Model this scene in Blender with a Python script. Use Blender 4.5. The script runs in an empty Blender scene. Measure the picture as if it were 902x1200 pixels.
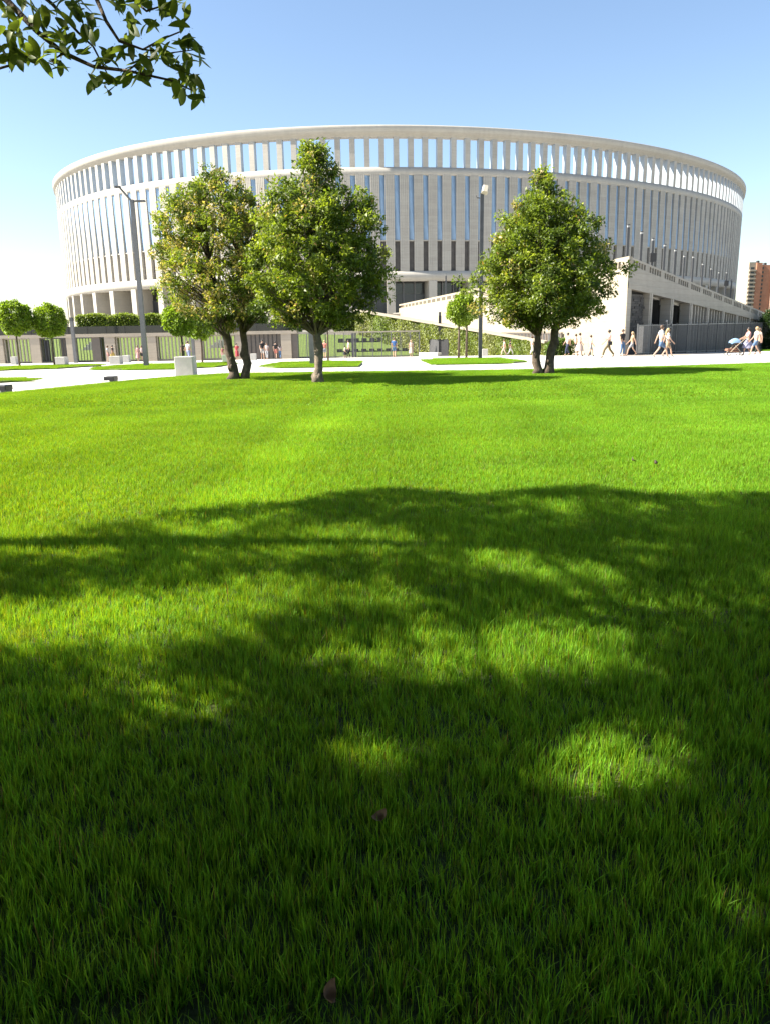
import bpy, bmesh, math, random
import numpy as np
from mathutils import Vector, Matrix
from mathutils.geometry import delaunay_2d_cdt

R_ = math.radians
rng = np.random.default_rng(7)
random.seed(7)
scn = bpy.context.scene
col = scn.collection

# ------------------------------------------------------------------ camera
FPX, CH, HOR, ROLL = 902.0, 1.5, 385.0, R_(1.0)          # focal length (px of a 902x1200 frame), eye height, horizon row
TH = math.atan((600 - HOR) / FPX)
cF = np.array([0, math.cos(TH), -math.sin(TH)])
_u = np.array([0, math.sin(TH), math.cos(TH)]); _r = np.array([1.0, 0, 0])
cR = _r * math.cos(ROLL) - _u * math.sin(ROLL)
cU = _u * math.cos(ROLL) + _r * math.sin(ROLL)
cC = np.array([0, 0, CH])
cam_d = bpy.data.cameras.new('camera'); cam = bpy.data.objects.new('camera', cam_d); col.objects.link(cam)
cam_d.sensor_fit = 'VERTICAL'; cam_d.sensor_height = 36.0; cam_d.lens = 36.0 * FPX / 1200
cam_d.clip_start = 0.05; cam_d.clip_end = 6000
M = Matrix.Identity(4)
for i in range(3):
    M[i][0], M[i][1], M[i][2], M[i][3] = cR[i], cU[i], -cF[i], cC[i]
cam.matrix_world = M
scn.camera = cam

# ------------------------------------------------------------------ light
SUN_EL = R_(43); SUN_AZ = math.atan2(-0.07, -0.997)        # direction towards the sun in the ground plane
SUNV = np.array([math.cos(SUN_EL) * math.cos(SUN_AZ), math.cos(SUN_EL) * math.sin(SUN_AZ), math.sin(SUN_EL)])
w = bpy.data.worlds.new('World'); scn.world = w; w.use_nodes = True
nt = w.node_tree; nt.nodes.clear()
sky = nt.nodes.new('ShaderNodeTexSky'); sky.sky_type = 'NISHITA'; sky.sun_disc = False
sky.sun_elevation = SUN_EL; sky.sun_rotation = math.atan2(SUNV[0], SUNV[1])
sky.air_density = 1.0; sky.dust_density = 0.6; sky.ozone_density = 1.6; sky.altitude = 30
bg = nt.nodes.new('ShaderNodeBackground'); bg.inputs['Strength'].default_value = 0.058
ow = nt.nodes.new('ShaderNodeOutputWorld')
nt.links.new(sky.outputs[0], bg.inputs[0]); nt.links.new(bg.outputs[0], ow.inputs[0])
sl = bpy.data.lights.new('sun', 'SUN'); sl.energy = 5.0; sl.angle = R_(0.53); sl.color = (1.0, 0.93, 0.80)
so = bpy.data.objects.new('sun', sl); col.objects.link(so)
so.rotation_euler = Vector(-SUNV).to_track_quat('-Z', 'Y').to_euler()
vs = scn.view_settings
vs.view_transform = 'Standard'; vs.look = 'None'; vs.gamma = 1.0; vs.use_curve_mapping = False
vs.exposure = 2.0
scn.cycles.use_denoising = True
scn.cycles.max_bounces = 6; scn.cycles.diffuse_bounces = 3; scn.cycles.transmission_bounces = 4
scn.cycles.transparent_max_bounces = 8; scn.cycles.caustics_reflective = False; scn.cycles.caustics_refractive = False
scn.cycles.use_adaptive_sampling = True

# ------------------------------------------------------------------ helpers
def ray(px, py):
    return cF + cR * (px - 451) / FPX + cU * (600 - py) / FPX
def zg(x, y):                                              # the park falls gently away beyond the lawn
    p = -0.029 * (np.asarray(y, float) - 36); k = 0.3
    return -k * np.logaddexp(0, -p / k)
def gnd(px, py):
    d = ray(px, py); a, b = 0.3, 400.0
    for t in np.arange(0.5, 400, 0.5):
        p = cC + d * t
        if p[2] <= zg(p[0], p[1]):
            b = t; a = t - 0.5; break
    for _ in range(30):
        m = (a + b) / 2; p = cC + d * m
        if p[2] <= zg(p[0], p[1]): b = m
        else: a = m
    return cC + d * b
def atY(px, py, Y):                                        # where the ray meets the upright plane y = Y
    d = ray(px, py); return cC + d * (Y / d[1])
def ang(deg): return deg * math.pi / 180

MATS = {}
def mat(name, c, rough=0.7, var=0.0, scale=3.0, bump=0.0, bscale=None, metal=0.0, spec=0.5, coord='Object', c2=None):
    if name in MATS: return MATS[name]
    c = tuple(x * .78 for x in c); c2 = tuple(x * .78 for x in c2) if c2 else None
    m = bpy.data.materials.new(name); m.use_nodes = True; n = m.node_tree.nodes; L = m.node_tree.links
    b = n['Principled BSDF']; b.inputs['Roughness'].default_value = rough; b.inputs['Metallic'].default_value = metal
    b.inputs['Specular IOR Level'].default_value = spec
    b.inputs['Base Color'].default_value = (*c, 1)
    if var or bump or c2:
        tc = n.new('ShaderNodeTexCoord')
        nz = n.new('ShaderNodeTexNoise'); nz.inputs['Scale'].default_value = scale; nz.inputs['Detail'].default_value = 6
        L.new(tc.outputs[coord], nz.inputs['Vector'])
        if var or c2:
            mx = n.new('ShaderNodeMix'); mx.data_type = 'RGBA'
            lo = tuple(x * (1 - var) for x in c); hi = c2 or tuple(min(1, x * (1 + var)) for x in c)
            mx.inputs['A'].default_value = (*lo, 1); mx.inputs['B'].default_value = (*hi, 1)
            mr = n.new('ShaderNodeMapRange'); mr.inputs['From Min'].default_value = .3; mr.inputs['From Max'].default_value = .7
            L.new(nz.outputs['Fac'], mr.inputs['Value']); L.new(mr.outputs[0], mx.inputs['Factor'])
            L.new(mx.outputs['Result'], b.inputs['Base Color'])
        if bump:
            nb = n.new('ShaderNodeTexNoise'); nb.inputs['Scale'].default_value = bscale or scale * 6; nb.inputs['Detail'].default_value = 8
            L.new(tc.outputs[coord], nb.inputs['Vector'])
            bp = n.new('ShaderNodeBump'); bp.inputs['Strength'].default_value = bump; bp.inputs['Distance'].default_value = 0.02
            L.new(nb.outputs['Fac'], bp.inputs['Height']); L.new(bp.outputs[0], b.inputs['Normal'])
    MATS[name] = m
    return m

def stone_mat(name, c, course=0.6, width=1.45, stain=0.12, mortar=0.72, wpos=True, vein=0.10):
    """stone slabs: courses by height, butt joints, soft veins and patchy weathering"""
    if name in MATS: return MATS[name]
    m = bpy.data.materials.new(name); m.use_nodes = True; n = m.node_tree.nodes; L = m.node_tree.links
    b = n['Principled BSDF']; b.inputs['Roughness'].default_value = 0.75; b.inputs['Specular IOR Level'].default_value = .3
    g = n.new('ShaderNodeNewGeometry'); sx = n.new('ShaderNodeSeparateXYZ')
    L.new(g.outputs['Position'], sx.inputs[0])
    oi = n.new('ShaderNodeObjectInfo')
    # course index -> per-course tone
    def mth(op, a, v=None):
        q = n.new('ShaderNodeMath'); q.operation = op
        if a is not None: L.new(a, q.inputs[0])
        if isinstance(v, (int, float)): q.inputs[1].default_value = v
        elif v is not None: L.new(v, q.inputs[1])
        return q.outputs[0]
    dz = mth('DIVIDE', sx.outputs['Z'], course)
    fr = mth('FRACT', dz); fl = mth('FLOOR', dz)
    joint = mth('LESS_THAN', fr, 0.045 / course * 0.6)
    wn = n.new('ShaderNodeTexWhiteNoise'); wn.noise_dimensions = '2D'
    cb = n.new('ShaderNodeCombineXYZ'); L.new(fl, cb.inputs[0]); L.new(oi.outputs['Random'], cb.inputs[1])
    L.new(cb.outputs[0], wn.inputs['Vector'])
    nz = n.new('ShaderNodeTexNoise'); nz.inputs['Scale'].default_value = 0.35; nz.inputs['Detail'].default_value = 7
    L.new(g.outputs['Position'], nz.inputs['Vector'])
    mp = n.new('ShaderNodeMapping'); mp.inputs['Scale'].default_value = (1.2, 1.2, 9)
    L.new(g.outputs['Position'], mp.inputs['Vector'])
    vn = n.new('ShaderNodeTexNoise'); vn.inputs['Scale'].default_value = 1.0; vn.inputs['Detail'].default_value = 8
    L.new(mp.outputs[0], vn.inputs['Vector'])
    t1 = mth('MULTIPLY', mth('SUBTRACT', wn.outputs['Value'], .5), stain)
    t2 = mth('MULTIPLY', mth('SUBTRACT', nz.outputs['Fac'], .5), stain * 2.2)
    t3 = mth('MULTIPLY', mth('SUBTRACT', vn.outputs['Fac'], .5), vein * 3)
    ms = n.new('ShaderNodeMapping'); ms.inputs['Scale'].default_value = (1.6, 1.6, .07); L.new(g.outputs['Position'], ms.inputs['Vector'])
    sn = n.new('ShaderNodeTexNoise'); sn.inputs['Scale'].default_value = 1.0; sn.inputs['Detail'].default_value = 5; L.new(ms.outputs[0], sn.inputs['Vector'])
    t4 = mth('ADD', mth('MULTIPLY', mth('SUBTRACT', oi.outputs['Random'], .5), stain * 1.1), mth('MULTIPLY', mth('SUBTRACT', sn.outputs['Fac'], .5), stain * 2.0))
    t = mth('ADD', mth('ADD', mth('ADD', mth('ADD', t1, t2), t3), t4), 1.0)
    t = mth('MULTIPLY', t, mth('SUBTRACT', None, mth('MULTIPLY', joint, 1 - mortar)))
    t.node.inputs[1].links[0].from_node.inputs[0].default_value = 1.0
    vm = n.new('ShaderNodeVectorMath'); vm.operation = 'SCALE'; vm.inputs[0].default_value = c
    L.new(t, vm.inputs['Scale']); L.new(vm.outputs[0], b.inputs['Base Color'])
    bp = n.new('ShaderNodeBump'); bp.inputs['Strength'].default_value = .25; bp.inputs['Distance'].default_value = .02
    L.new(vn.outputs['Fac'], bp.inputs['Height']); L.new(bp.outputs[0], b.inputs['Normal'])
    MATS[name] = m
    return m

def leaf_mat(name, tint=(1.15, 1.12, .95), trans=0.35, rough=0.45, spec=0.4, noise=None, strip=None, ttint=(1.5, 1.55, .55)):
    """foliage: colour comes from a per-leaf colour attribute"""
    if name in MATS: return MATS[name]
    m = bpy.data.materials.new(name); m.use_nodes = True; n = m.node_tree.nodes; L = m.node_tree.links
    b = n['Principled BSDF']; b.inputs['Roughness'].default_value = rough; b.inputs['Specular IOR Level'].default_value = spec
    at = n.new('ShaderNodeAttribute'); at.attribute_name = 'Col'
    vm = n.new('ShaderNodeVectorMath'); vm.operation = 'MULTIPLY'; vm.inputs[1].default_value = tint
    L.new(at.outputs['Color'], vm.inputs[0])
    src = vm.outputs[0]
    if noise:
        g = n.new('ShaderNodeNewGeometry')
        nz = n.new('ShaderNodeTexNoise'); nz.inputs['Scale'].default_value = noise[0]; nz.inputs['Detail'].default_value = 5
        L.new(g.outputs['Position'], nz.inputs['Vector'])
        mr = n.new('ShaderNodeMapRange'); mr.inputs['From Min'].default_value = .3; mr.inputs['From Max'].default_value = .7
        mr.inputs['To Min'].default_value = 0; mr.inputs['To Max'].default_value = 1
        L.new(nz.outputs['Fac'], mr.inputs['Value'])
        mx = n.new('ShaderNodeMix'); mx.data_type = 'RGBA'; mx.inputs['A'].default_value = (*noise[1], 1); mx.inputs['B'].default_value = (*noise[2], 1)
        L.new(mr.outputs[0], mx.inputs['Factor'])
        v2 = n.new('ShaderNodeVectorMath'); v2.operation = 'MULTIPLY'
        L.new(src, v2.inputs[0]); L.new(mx.outputs['Result'], v2.inputs[1]); src = v2.outputs[0]
    if strip: src = strip(n, L, src)
    L.new(src, b.inputs['Base Color'])
    tr = n.new('ShaderNodeBsdfTranslucent')
    v3 = n.new('ShaderNodeVectorMath'); v3.operation = 'MULTIPLY'; v3.inputs[1].default_value = ttint
    L.new(src, v3.inputs[0]); L.new(v3.outputs[0], tr.inputs['Color'])
    ms = n.new('ShaderNodeMixShader'); ms.inputs[0].default_value = trans
    L.new(b.outputs[0], ms.inputs[1]); L.new(tr.outputs[0], ms.inputs[2])
    L.new(ms.outputs[0], n['Material Output'].inputs['Surface'])
    MATS[name] = m
    return m

def link(o, parent=None):
    col.objects.link(o)
    if parent is not None: o.parent = parent
    return o
def tag(o, label=None, cat=None, group=None, kind=None):
    if label: o['label'] = label
    if cat: o['category'] = cat
    if group: o['group'] = group
    if kind: o['kind'] = kind
    return o
def empty(name, loc=(0, 0, 0), rz=0.0, parent=None):
    o = bpy.data.objects.new(name, None); o.empty_display_size = .3
    o.location = loc; o.rotation_euler = (0, 0, rz)
    return link(o, parent)
def npmesh(name, V, faces, m=None, colors=None, smooth=False):
    """faces: (n,3) / (n,4) array or list of tuples; colors per vertex"""
    me = bpy.data.meshes.new(name)
    V = np.asarray(V, np.float32)
    if isinstance(faces, np.ndarray):
        k = faces.shape[1]; nf = len(faces)
        me.vertices.add(len(V)); me.vertices.foreach_set('co', V.ravel())
        me.loops.add(nf * k); me.loops.foreach_set('vertex_index', faces.astype(np.int32).ravel())
        me.polygons.add(nf); me.polygons.foreach_set('loop_start', np.arange(0, nf * k, k, dtype=np.int32))
        me.update(calc_edges=True)
    else:
        me.from_pydata([tuple(map(float, v)) for v in V], [], [tuple(int(i) for i in f_) for f_ in faces])
        me.update()
    if colors is not None:
        a = me.color_attributes.new('Col', 'FLOAT_COLOR', 'POINT')
        c = np.ones((len(V), 4), np.float32); c[:, :3] = colors
        a.data.foreach_set('color', c.ravel())
    if smooth:
        me.polygons.foreach_set('use_smooth', np.ones(len(me.polygons), bool))
    if m: me.materials.append(m)
    return me
def obj(name, me, parent=None, loc=None, rz=None, mw=None):
    o = bpy.data.objects.new(name, me)
    if loc is not None: o.location = loc
    if rz is not None: o.rotation_euler = (0, 0, rz)
    if mw is not None: o.matrix_world = mw
    return link(o, parent)

class MB:
    """collects boxes, prisms, tubes and lathes into one mesh"""
    def __init__(s): s.v = []; s.f = []
    def add(s, V, Fc):
        k = len(s.v); s.v += [tuple(map(float, v)) for v in V]; s.f += [tuple(i + k for i in f_) for f_ in Fc]; return s
    def box(s, x0, x1, y0, y1, z0, z1):
        V = [(x, y, z) for z in (z0, z1) for (x, y) in ((x0, y0), (x1, y0), (x1, y1), (x0, y1))]
        return s.add(V, [(3, 2, 1, 0), (4, 5, 6, 7), (0, 1, 5, 4), (1, 2, 6, 5), (2, 3, 7, 6), (3, 0, 4, 7)])
    def bbox(s, x0, x1, y0, y1, z0, z1, b=.02):            # bevelled upright edges and top
        V = []; 
        for z, i in ((z0, 0), (z1 - b, 0), (z1, b)):
            e = b
            for (x, y) in ((x0 + e, y0 + i), (x1 - e, y0 + i), (x1 - i, y0 + e), (x1 - i, y1 - e), (x1 - e, y1 - i), (x0 + e, y1 - i), (x0 + i, y1 - e), (x0 + i, y0 + e)):
                V.append((x, y, z))
        Fc = [tuple(range(7, -1, -1)), tuple(range(16, 24))]
        for r in (0, 8):
            for j in range(8): k = (j + 1) % 8; Fc.append((r + j, r + k, r + 8 + k, r + 8 + j))
        return s.add(V, Fc)
    def prism(s, poly, z0, z1):
        n = len(poly); V = [(x, y, z0) for x, y in poly] + [(x, y, z1) for x, y in poly]
        return s.add(V, [tuple(range(n - 1, -1, -1)), tuple(range(n, 2 * n))] + [(i, (i + 1) % n, n + (i + 1) % n, n + i) for i in range(n)])
    def quad(s, a, b, c, d): return s.add([a, b, c, d], [(0, 1, 2, 3)])
    def tube(s, pts, rad, n=8, cap=True):
        P = [np.array(p, float) for p in pts]; k0 = len(s.v); rings = []
        for i, p in enumerate(P):
            t = P[min(i + 1, len(P) - 1)] - P[max(i - 1, 0)]; t = t / (np.linalg.norm(t) + 1e-9)
            a = np.cross(t, (0, 0, 1.0) if abs(t[2]) < .9 else (1.0, 0, 0)); a /= np.linalg.norm(a); b = np.cross(t, a)
            r = rad[i] if hasattr(rad, '__len__') else rad
            for j in range(n):
                q = 2 * math.pi * j / n; s.v.append(tuple(p + r * (a * math.cos(q) + b * math.sin(q))))
        for i in range(len(P) - 1):
            for j in range(n):
                k = (j + 1) % n; s.f.append((k0 + i * n + j, k0 + i * n + k, k0 + (i + 1) * n + k, k0 + (i + 1) * n + j))
        if cap:
            s.f.append(tuple(k0 + j for j in range(n - 1, -1, -1))); e = k0 + (len(P) - 1) * n; s.f.append(tuple(e + j for j in range(n)))
        return s
    def lathe(s, prof, n=16, c=(0, 0)):
        k0 = len(s.v)
        for r, z in prof:
            for j in range(n):
                q = 2 * math.pi * j / n; s.v.append((c[0] + r * math.cos(q), c[1] + r * math.sin(q), z))
        for i in range(len(prof) - 1):
            for j in range(n):
                k = (j + 1) % n; s.f.append((k0 + i * n + j, k0 + i * n + k, k0 + (i + 1) * n + k, k0 + (i + 1) * n + j))
        return s
    def mesh(s, name, m=None, smooth=False):
        return npmesh(name, s.v, s.f, m, smooth=smooth)
    def build(s, name, m, parent=None, loc=None, rz=None, mw=None, smooth=False):
        return obj(name, s.mesh(name, m, smooth), parent, loc, rz, mw)

def inpoly(x, y, poly):
    x = np.asarray(x, float); y = np.asarray(y, float); r = np.zeros(x.shape, bool); n = len(poly)
    for i in range(n):
        x0, y0 = poly[i]; x1, y1 = poly[(i + 1) % n]
        if y0 == y1: continue
        c = ((y0 > y) != (y1 > y)) & (x < (x1 - x0) * (y - y0) / (y1 - y0) + x0); r ^= c
    return r
def dense(poly, step):
    out = []
    for i in range(len(poly)):
        a = np.array(poly[i]); b = np.array(poly[(i + 1) % len(poly)]); k = max(1, int(np.linalg.norm(b - a) / step))
        for j in range(k): out.append(tuple(a + (b - a) * j / k))
    return out
def smooth_poly(poly, it=2):
    p = [np.array(q, float) for q in poly]
    for _ in range(it):
        o = []
        for i in range(len(p)):
            a, b = p[i], p[(i + 1) % len(p)]; o += [a * .75 + b * .25, a * .25 + b * .75]
        p = o
    return [tuple(q) for q in p]
def sheet(name, poly, dz, m, step=1.0, zf=zg, skirt=0.0, parent=None):
    """terrain-following sheet inside a polygon"""
    bd = dense(poly, step); xs = [p[0] for p in bd]; ys = [p[1] for p in bd]
    gx, gy = np.meshgrid(np.arange(min(xs), max(xs), step) + step * .5, np.arange(min(ys), max(ys), step) + step * .5)
    k = inpoly(gx.ravel(), gy.ravel(), poly)
    pts = [Vector(p) for p in bd] + [Vector((a, b)) for a, b in zip(gx.ravel()[k], gy.ravel()[k])]
    n = len(bd)
    vv, ee, ff, *_ = delaunay_2d_cdt(pts, [(i, (i + 1) % n) for i in range(n)], [], 1, 1e-4)
    V = np.array([(p[0], p[1]) for p in vv]); z = zf(V[:, 0], V[:, 1]) + dz
    V3 = [tuple(q) for q in np.column_stack([V, z])]; Fc = [tuple(f_) for f_ in ff]
    if skirt:
        k0 = len(V3); zb = zf(np.array([p[0] for p in bd]), np.array([p[1] for p in bd]))
        V3 += [(bd[i][0], bd[i][1], zb[i] + dz) for i in range(n)] + [(bd[i][0], bd[i][1], zb[i] + dz - skirt) for i in range(n)]
        Fc += [(k0 + i, k0 + (i + 1) % n, k0 + n + (i + 1) % n, k0 + n + i) for i in range(n)]
    return obj(name, npmesh(name, V3, Fc, m), parent)

# ------------------------------------------------------------------ materials
TRAV = stone_mat('travertine', (.355, .335, .30), course=.62, stain=.10, mortar=.80)
TRAVS = stone_mat('travertine_smooth', (.36, .34, .30), course=1.3, stain=.06, mortar=.86, vein=.06)
CREAM = stone_mat('cream_stone', (.285, .252, .195), course=.42, stain=.08, mortar=.86)
GREYST = stone_mat('grey_stone', (.32, .295, .255), course=.42, stain=.12, mortar=.84)
PIERST = stone_mat('pier_stone', (.36, .31, .25), course=.5, stain=.08, mortar=.86)
BLUE = mat('blue_panel_glass', (.27, .40, .58), .25, .12, .5)
DARKP = mat('dark_slot', (.10, .088, .08), .5, .2, 1)
GLASS = mat('tinted_glass', (.018, .02, .024), .12, spec=.8)
GLASSL = mat('grey_glass', (.06, .065, .07), .22, spec=.6)
STEEL = mat('dark_grey_steel', (.075, .078, .085), .5, .15, 4, metal=.2)
STEELL = mat('grey_steel', (.17, .17, .175), .45, .1, 4, metal=.2)
BLACK = mat('black_metal', (.022, .022, .024), .5, .2, 5)
CONC = mat('white_concrete', (.56, .54, .50), .8, .08, 5, .15)
PAVE = mat('pale_paving', (.56, .545, .515), .8, .06, .6, .1, 30, coord='Generated')
BROWN = mat('brown_wood', (.16, .115, .075), .7, .3, 4)
TAUPE = mat('taupe_metal', (.16, .135, .115), .6, .1, 3)
ROOF = mat('roof_membrane', (.55, .55, .56), .6, .1, .5)
SOIL = mat('lawn_soil', (.045, .05, .016), .9, .4, 3, .6, 60, c2=(.07, .09, .016))
BANK = mat('bank_turf', (.10, .15, .02), .9, .3, 4, .5, 40)
PAVE2 = mat('beige_paving', (.42, .37, .31), .85, .08, 1.2)
GRAVEL = mat('far_ground', (.16, .17, .11), .95, .3, .02)
# paving: large slab joints
def pave_joints():
    m = PAVE; n = m.node_tree.nodes; L = m.node_tree.links; b = n['Principled BSDF']
    g = n.new('ShaderNodeNewGeometry'); br = n.new('ShaderNodeTexBrick')
    br.inputs['Scale'].default_value = 1.0; br.inputs['Brick Width'].default_value = 1.2; br.inputs['Row Height'].default_value = .6
    br.inputs['Mortar Size'].default_value = .008; br.inputs['Color1'].default_value = (.47, .455, .425, 1); br.inputs['Color2'].default_value = (.43, .415, .385, 1)
    br.inputs['Mortar'].default_value = (.25, .24, .22, 1)
    L.new(g.outputs['Position'], br.inputs['Vector']); L.new(br.outputs['Color'], b.inputs['Base Color'])
pave_joints()

# ------------------------------------------------------------------ ground
g_ = MB(); s_ = 3000
g_.quad((-s_, -s_, -9.5), (s_, -s_, -9.5), (s_, s_, -9.5), (-s_, s_, -9.5))
tag(g_.build('ground', GRAVEL), kind='structure')
ys = np.concatenate([np.arange(-60, 130, 2.0), np.arange(130, 330, 10.0)]); xs = np.array([-260, -130, -60, -30, 0, 30, 60, 130, 260.0])
GX, GY = np.meshgrid(xs, ys); GZ = zg(GX, GY) - .05
i_ = np.arange(len(ys) - 1)[:, None] * len(xs) + np.arange(len(xs) - 1)[None]
fq = np.stack([i_, i_ + 1, i_ + 1 + len(xs), i_ + len(xs)], -1).reshape(-1, 4)
tag(obj('plaza', npmesh('plaza', np.column_stack([GX.ravel(), GY.ravel(), GZ.ravel()]), fq, PAVE)), kind='structure')

EDGE = [(0, 462), (50, 457), (100, 452), (160, 446), (218, 441.3), (262, 438.8), (300, 438), (400, 436.5), (550, 435), (660, 433), (780, 430), (902, 426)]
far = [tuple(gnd(*p)[:2]) for p in EDGE]
LAWN = [(60, -25), (60, 46), (34, 37.5), (22, 33.6)] + far[::-1] + [(-12.2, 16.5), (-15.5, 8), (-21, -5), (-28, -25)]
tag(sheet('lawn', LAWN, 0.0, SOIL, 1.6, skirt=.05), kind='structure')
ISL = [[(-60, 431.5), (20, 429.5), (70, 428), (112, 427), (119, 428.2), (70, 431.3), (0, 433.5), (-60, 436)],
       [(108, 432.5), (140, 428.7), (170, 427), (205, 426.2), (262, 425), (270, 426.5), (258, 429), (206, 432), (140, 432.8)],
       [(-40, 443), (10, 443.3), (37, 445), (0, 447.3), (-40, 449)],
       [(309, 429.5), (322, 426.3), (345, 424.2), (385, 423.6), (422, 423.6), (424, 426), (420, 429), (330, 430.4)],
       [(494.5, 422.6), (519, 420.2), (560, 419.8), (585, 420.3), (617, 423.5), (580, 425.6), (540, 426), (511, 426.6)],
       [(888, 411), (902, 406.3), (925, 405.5), (935, 411)]]
ISLP = []
for q in ISL:
    P = [tuple(gnd(*p)[:2]) for p in q]; ISLP.append(P)
    tag(sheet('lawn_island', P, .02, BANK, .8, skirt=.08), kind='structure')
# beige walkway along the ramp building
K = np.array([17.4, 56.6]); E_ = np.array([41.9, 86.3]); wd = (E_ - K) / np.linalg.norm(E_ - K); wn_ = np.array([wd[1], -wd[0]])   # wn_ points to the plaza
P = [tuple(K + wn_ * .2 - wd * 2), tuple(E_ + wd * 25 + wn_ * .2), tuple(E_ + wd * 25 + wn_ * 4.2), tuple(K + wn_ * 4.2 - wd * 2)]
tag(sheet('walkway', P, -.03, PAVE2, 2.0), kind='structure')

# ------------------------------------------------------------------ stadium
SX, SY, SA, SB, SR = 13.81, 283.3, 124.58, 101.93, 1.04
tt = np.linspace(0, 2 * math.pi, 20001)
ex = SX + math.cos(SR) * SA * np.cos(tt) - math.sin(SR) * SB * np.sin(tt)
ey = SY + math.sin(SR) * SA * np.cos(tt) + math.cos(SR) * SB * np.sin(tt)
arc = np.concatenate([[0], np.cumsum(np.hypot(np.diff(ex), np.diff(ey)))]); PER = arc[-1]
NB = 246; PITCH = PER / NB
def ept(s):
    t = np.interp(s % PER, arc, tt)
    dx = -math.cos(SR) * SA * math.sin(t) - math.sin(SR) * SB * math.cos(t)
    dy = -math.sin(SR) * SA * math.sin(t) + math.cos(SR) * SB * math.cos(t)
    p = np.array([SX + math.cos(SR) * SA * math.cos(t) - math.sin(SR) * SB * math.sin(t), SY + math.sin(SR) * SA * math.cos(t) + math.cos(SR) * SB * math.sin(t)])
    T = np.array([dx, dy]) / math.hypot(dx, dy); N = np.array([T[1], -T[0]])       # counter-clockwise: N points outwards
    return p, T, N
# the phase: one window centre is seen at px 463
best = min(np.linspace(0, PER, 40001), key=lambda s: (lambda p: abs(p[0][0] / p[0][1] - (463 - 451) / 902 / 1.075) + (9 if p[0][1] > 230 else 0))(ept(s)))
S0 = best
def mwS(s):
    p, T, N = ept(s); m = Matrix.Identity(4)
    for i in range(2): m[i][0] = T[i]; m[i][1] = -N[i]; m[i][3] = p[i]
    return m
stad = empty('stadium', (SX, SY, 4.5))
tag(stad, 'huge round pale stone stadium with tall slotted facade and open windows below the rim', 'stadium')
bpy.context.view_layer.update()
SINV = stad.matrix_world.inverted()
def ring(name, prof, m, n=492, smooth=False):
    V = []; Fc = []; k = len(prof)
    for i in range(n):
        p, T, N = ept(PER * i / n)
        for (d, z) in prof: V.append((p[0] - N[0] * d, p[1] - N[1] * d, z))
    for i in range(n):
        for j in range(k):
            a, b = i * k + j, i * k + (j + 1) % k; c, d = ((i + 1) % n) * k + (j + 1) % k, ((i + 1) % n) * k + j
            Fc.append((a, d, c, b))
    me = npmesh(name, V, np.array(Fc), m, smooth=False)
    o = obj(name, me, stad); o.matrix_parent_inverse = SINV
    return o
ring('cornice', [(-.36, 38.75), (-.48, 40.0), (-.42, 40.25), (1.8, 40.25), (1.8, 38.2), (0, 38.2), (-.02, 38.7)], TRAV)
ring('upper_band', [(-.015, 31.45), (-.015, 32.65), (2.1, 32.66), (2.1, 31.2), (.1, 31.2)], TRAV)
ring('lower_band', [(-.015, 10.96), (-.015, 12.85), (.3, 12.86), (3.0, 12.86), (5.2, 12.86), (5.2, 10.97)], TRAV)
ring('inner_wall', [(1.6, 12.5), (1.6, 31.3), (2.4, 31.3), (2.4, 12.5)], DARKP)
ring('roof_deck', [(2.0, 31.3), (2.0, 32.0), (34, 30.0), (34, 29.0)], ROOF)
hp = PITCH / 2
# one mesh for each kind of facade piece (local x along the wall, y inwards, z up)
REVEAL = mat('pale_reveal_cladding', (.42, .475, .53), .45, .06, 1)
me_pillar = MB().box(-.54, .54, 0, 1.25, 32.65, 38.25).mesh('window_pillar', TRAV); me_pillar.materials.append(REVEAL)
for p_ in me_pillar.polygons:
    if abs(p_.normal.x) > .5: p_.material_index = 1
pm = MB(); wpan = (PITCH - 1.06) / 2
gr = [-wpan]; nr = 5; rw = 2 * wpan / nr                     # five flat ribs with shallow grooves
prof = []
for k in range(nr):
    a = -wpan + k * rw; prof += [(a + .035, .0), (a + rw - .035, .0)]
    if k < nr - 1: prof += [(a + rw - .03, .06), (a + rw + .03, .06)]
prof = [(-wpan, 1.2), (-wpan, .03)] + prof + [(wpan, .03), (wpan, 1.2)]
V = [(x, y, 12.86) for x, y in prof] + [(x, y, 31.44) for x, y in prof]; n_ = len(prof)
pm.add(V, [(i, i + 1, n_ + i + 1, n_ + i) for i in range(n_ - 1)])
me_panel = pm.mesh('wall_panel', TRAV)
bw = .53
me_blueA = MB().add([(-bw, .55, 18.95), (bw, .16, 18.95), (-bw, .14, 31.44)], [(0, 1, 2)]).mesh('blue_panel', BLUE)
me_blueB = MB().add([(bw, .16, 18.95), (bw, .58, 31.44), (-bw, .14, 31.44)], [(0, 1, 2)]).mesh('blue_panel', BLUE)
me_sill = MB().box(-bw, bw, .2, 1.5, 18.7, 18.93).mesh('slot_sill', TRAVS)
me_dark = MB().box(-bw, bw, .7, 1.3, 12.86, 18.7).mesh('dark_panel', DARKP)
me_col = MB().bbox(-.85, .85, -.05, 5.0, 4.45, 10.965, .04).mesh('column', TRAVS)
cl = PITCH * 1.5
me_glu = MB().box(-cl + .8, cl - .8, 4.6, 4.7, 8.55, 10.97).mesh('glass_pane', GLASS)
me_gll = MB().box(-cl + .8, cl - .8, 4.45, 4.6, 4.5, 8.5).mesh('glass_pane', GLASSL)
me_mul = MB().box(-.14, .14, 4.2, 4.45, 4.5, 10.96).mesh('mullion', STEELL)
def part(name, me, mw):
    o = bpy.data.objects.new(name, me); link(o, stad); o.matrix_parent_inverse = SINV; o.matrix_world = mw; o.matrix_basis = mw
    return o
hidden = [[], [], [], []]
def visible(s):
    p, T, N = ept(s); return N[0] * (0 - p[0]) + N[1] * (0 - p[1]) > -9 * 1.0
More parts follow.
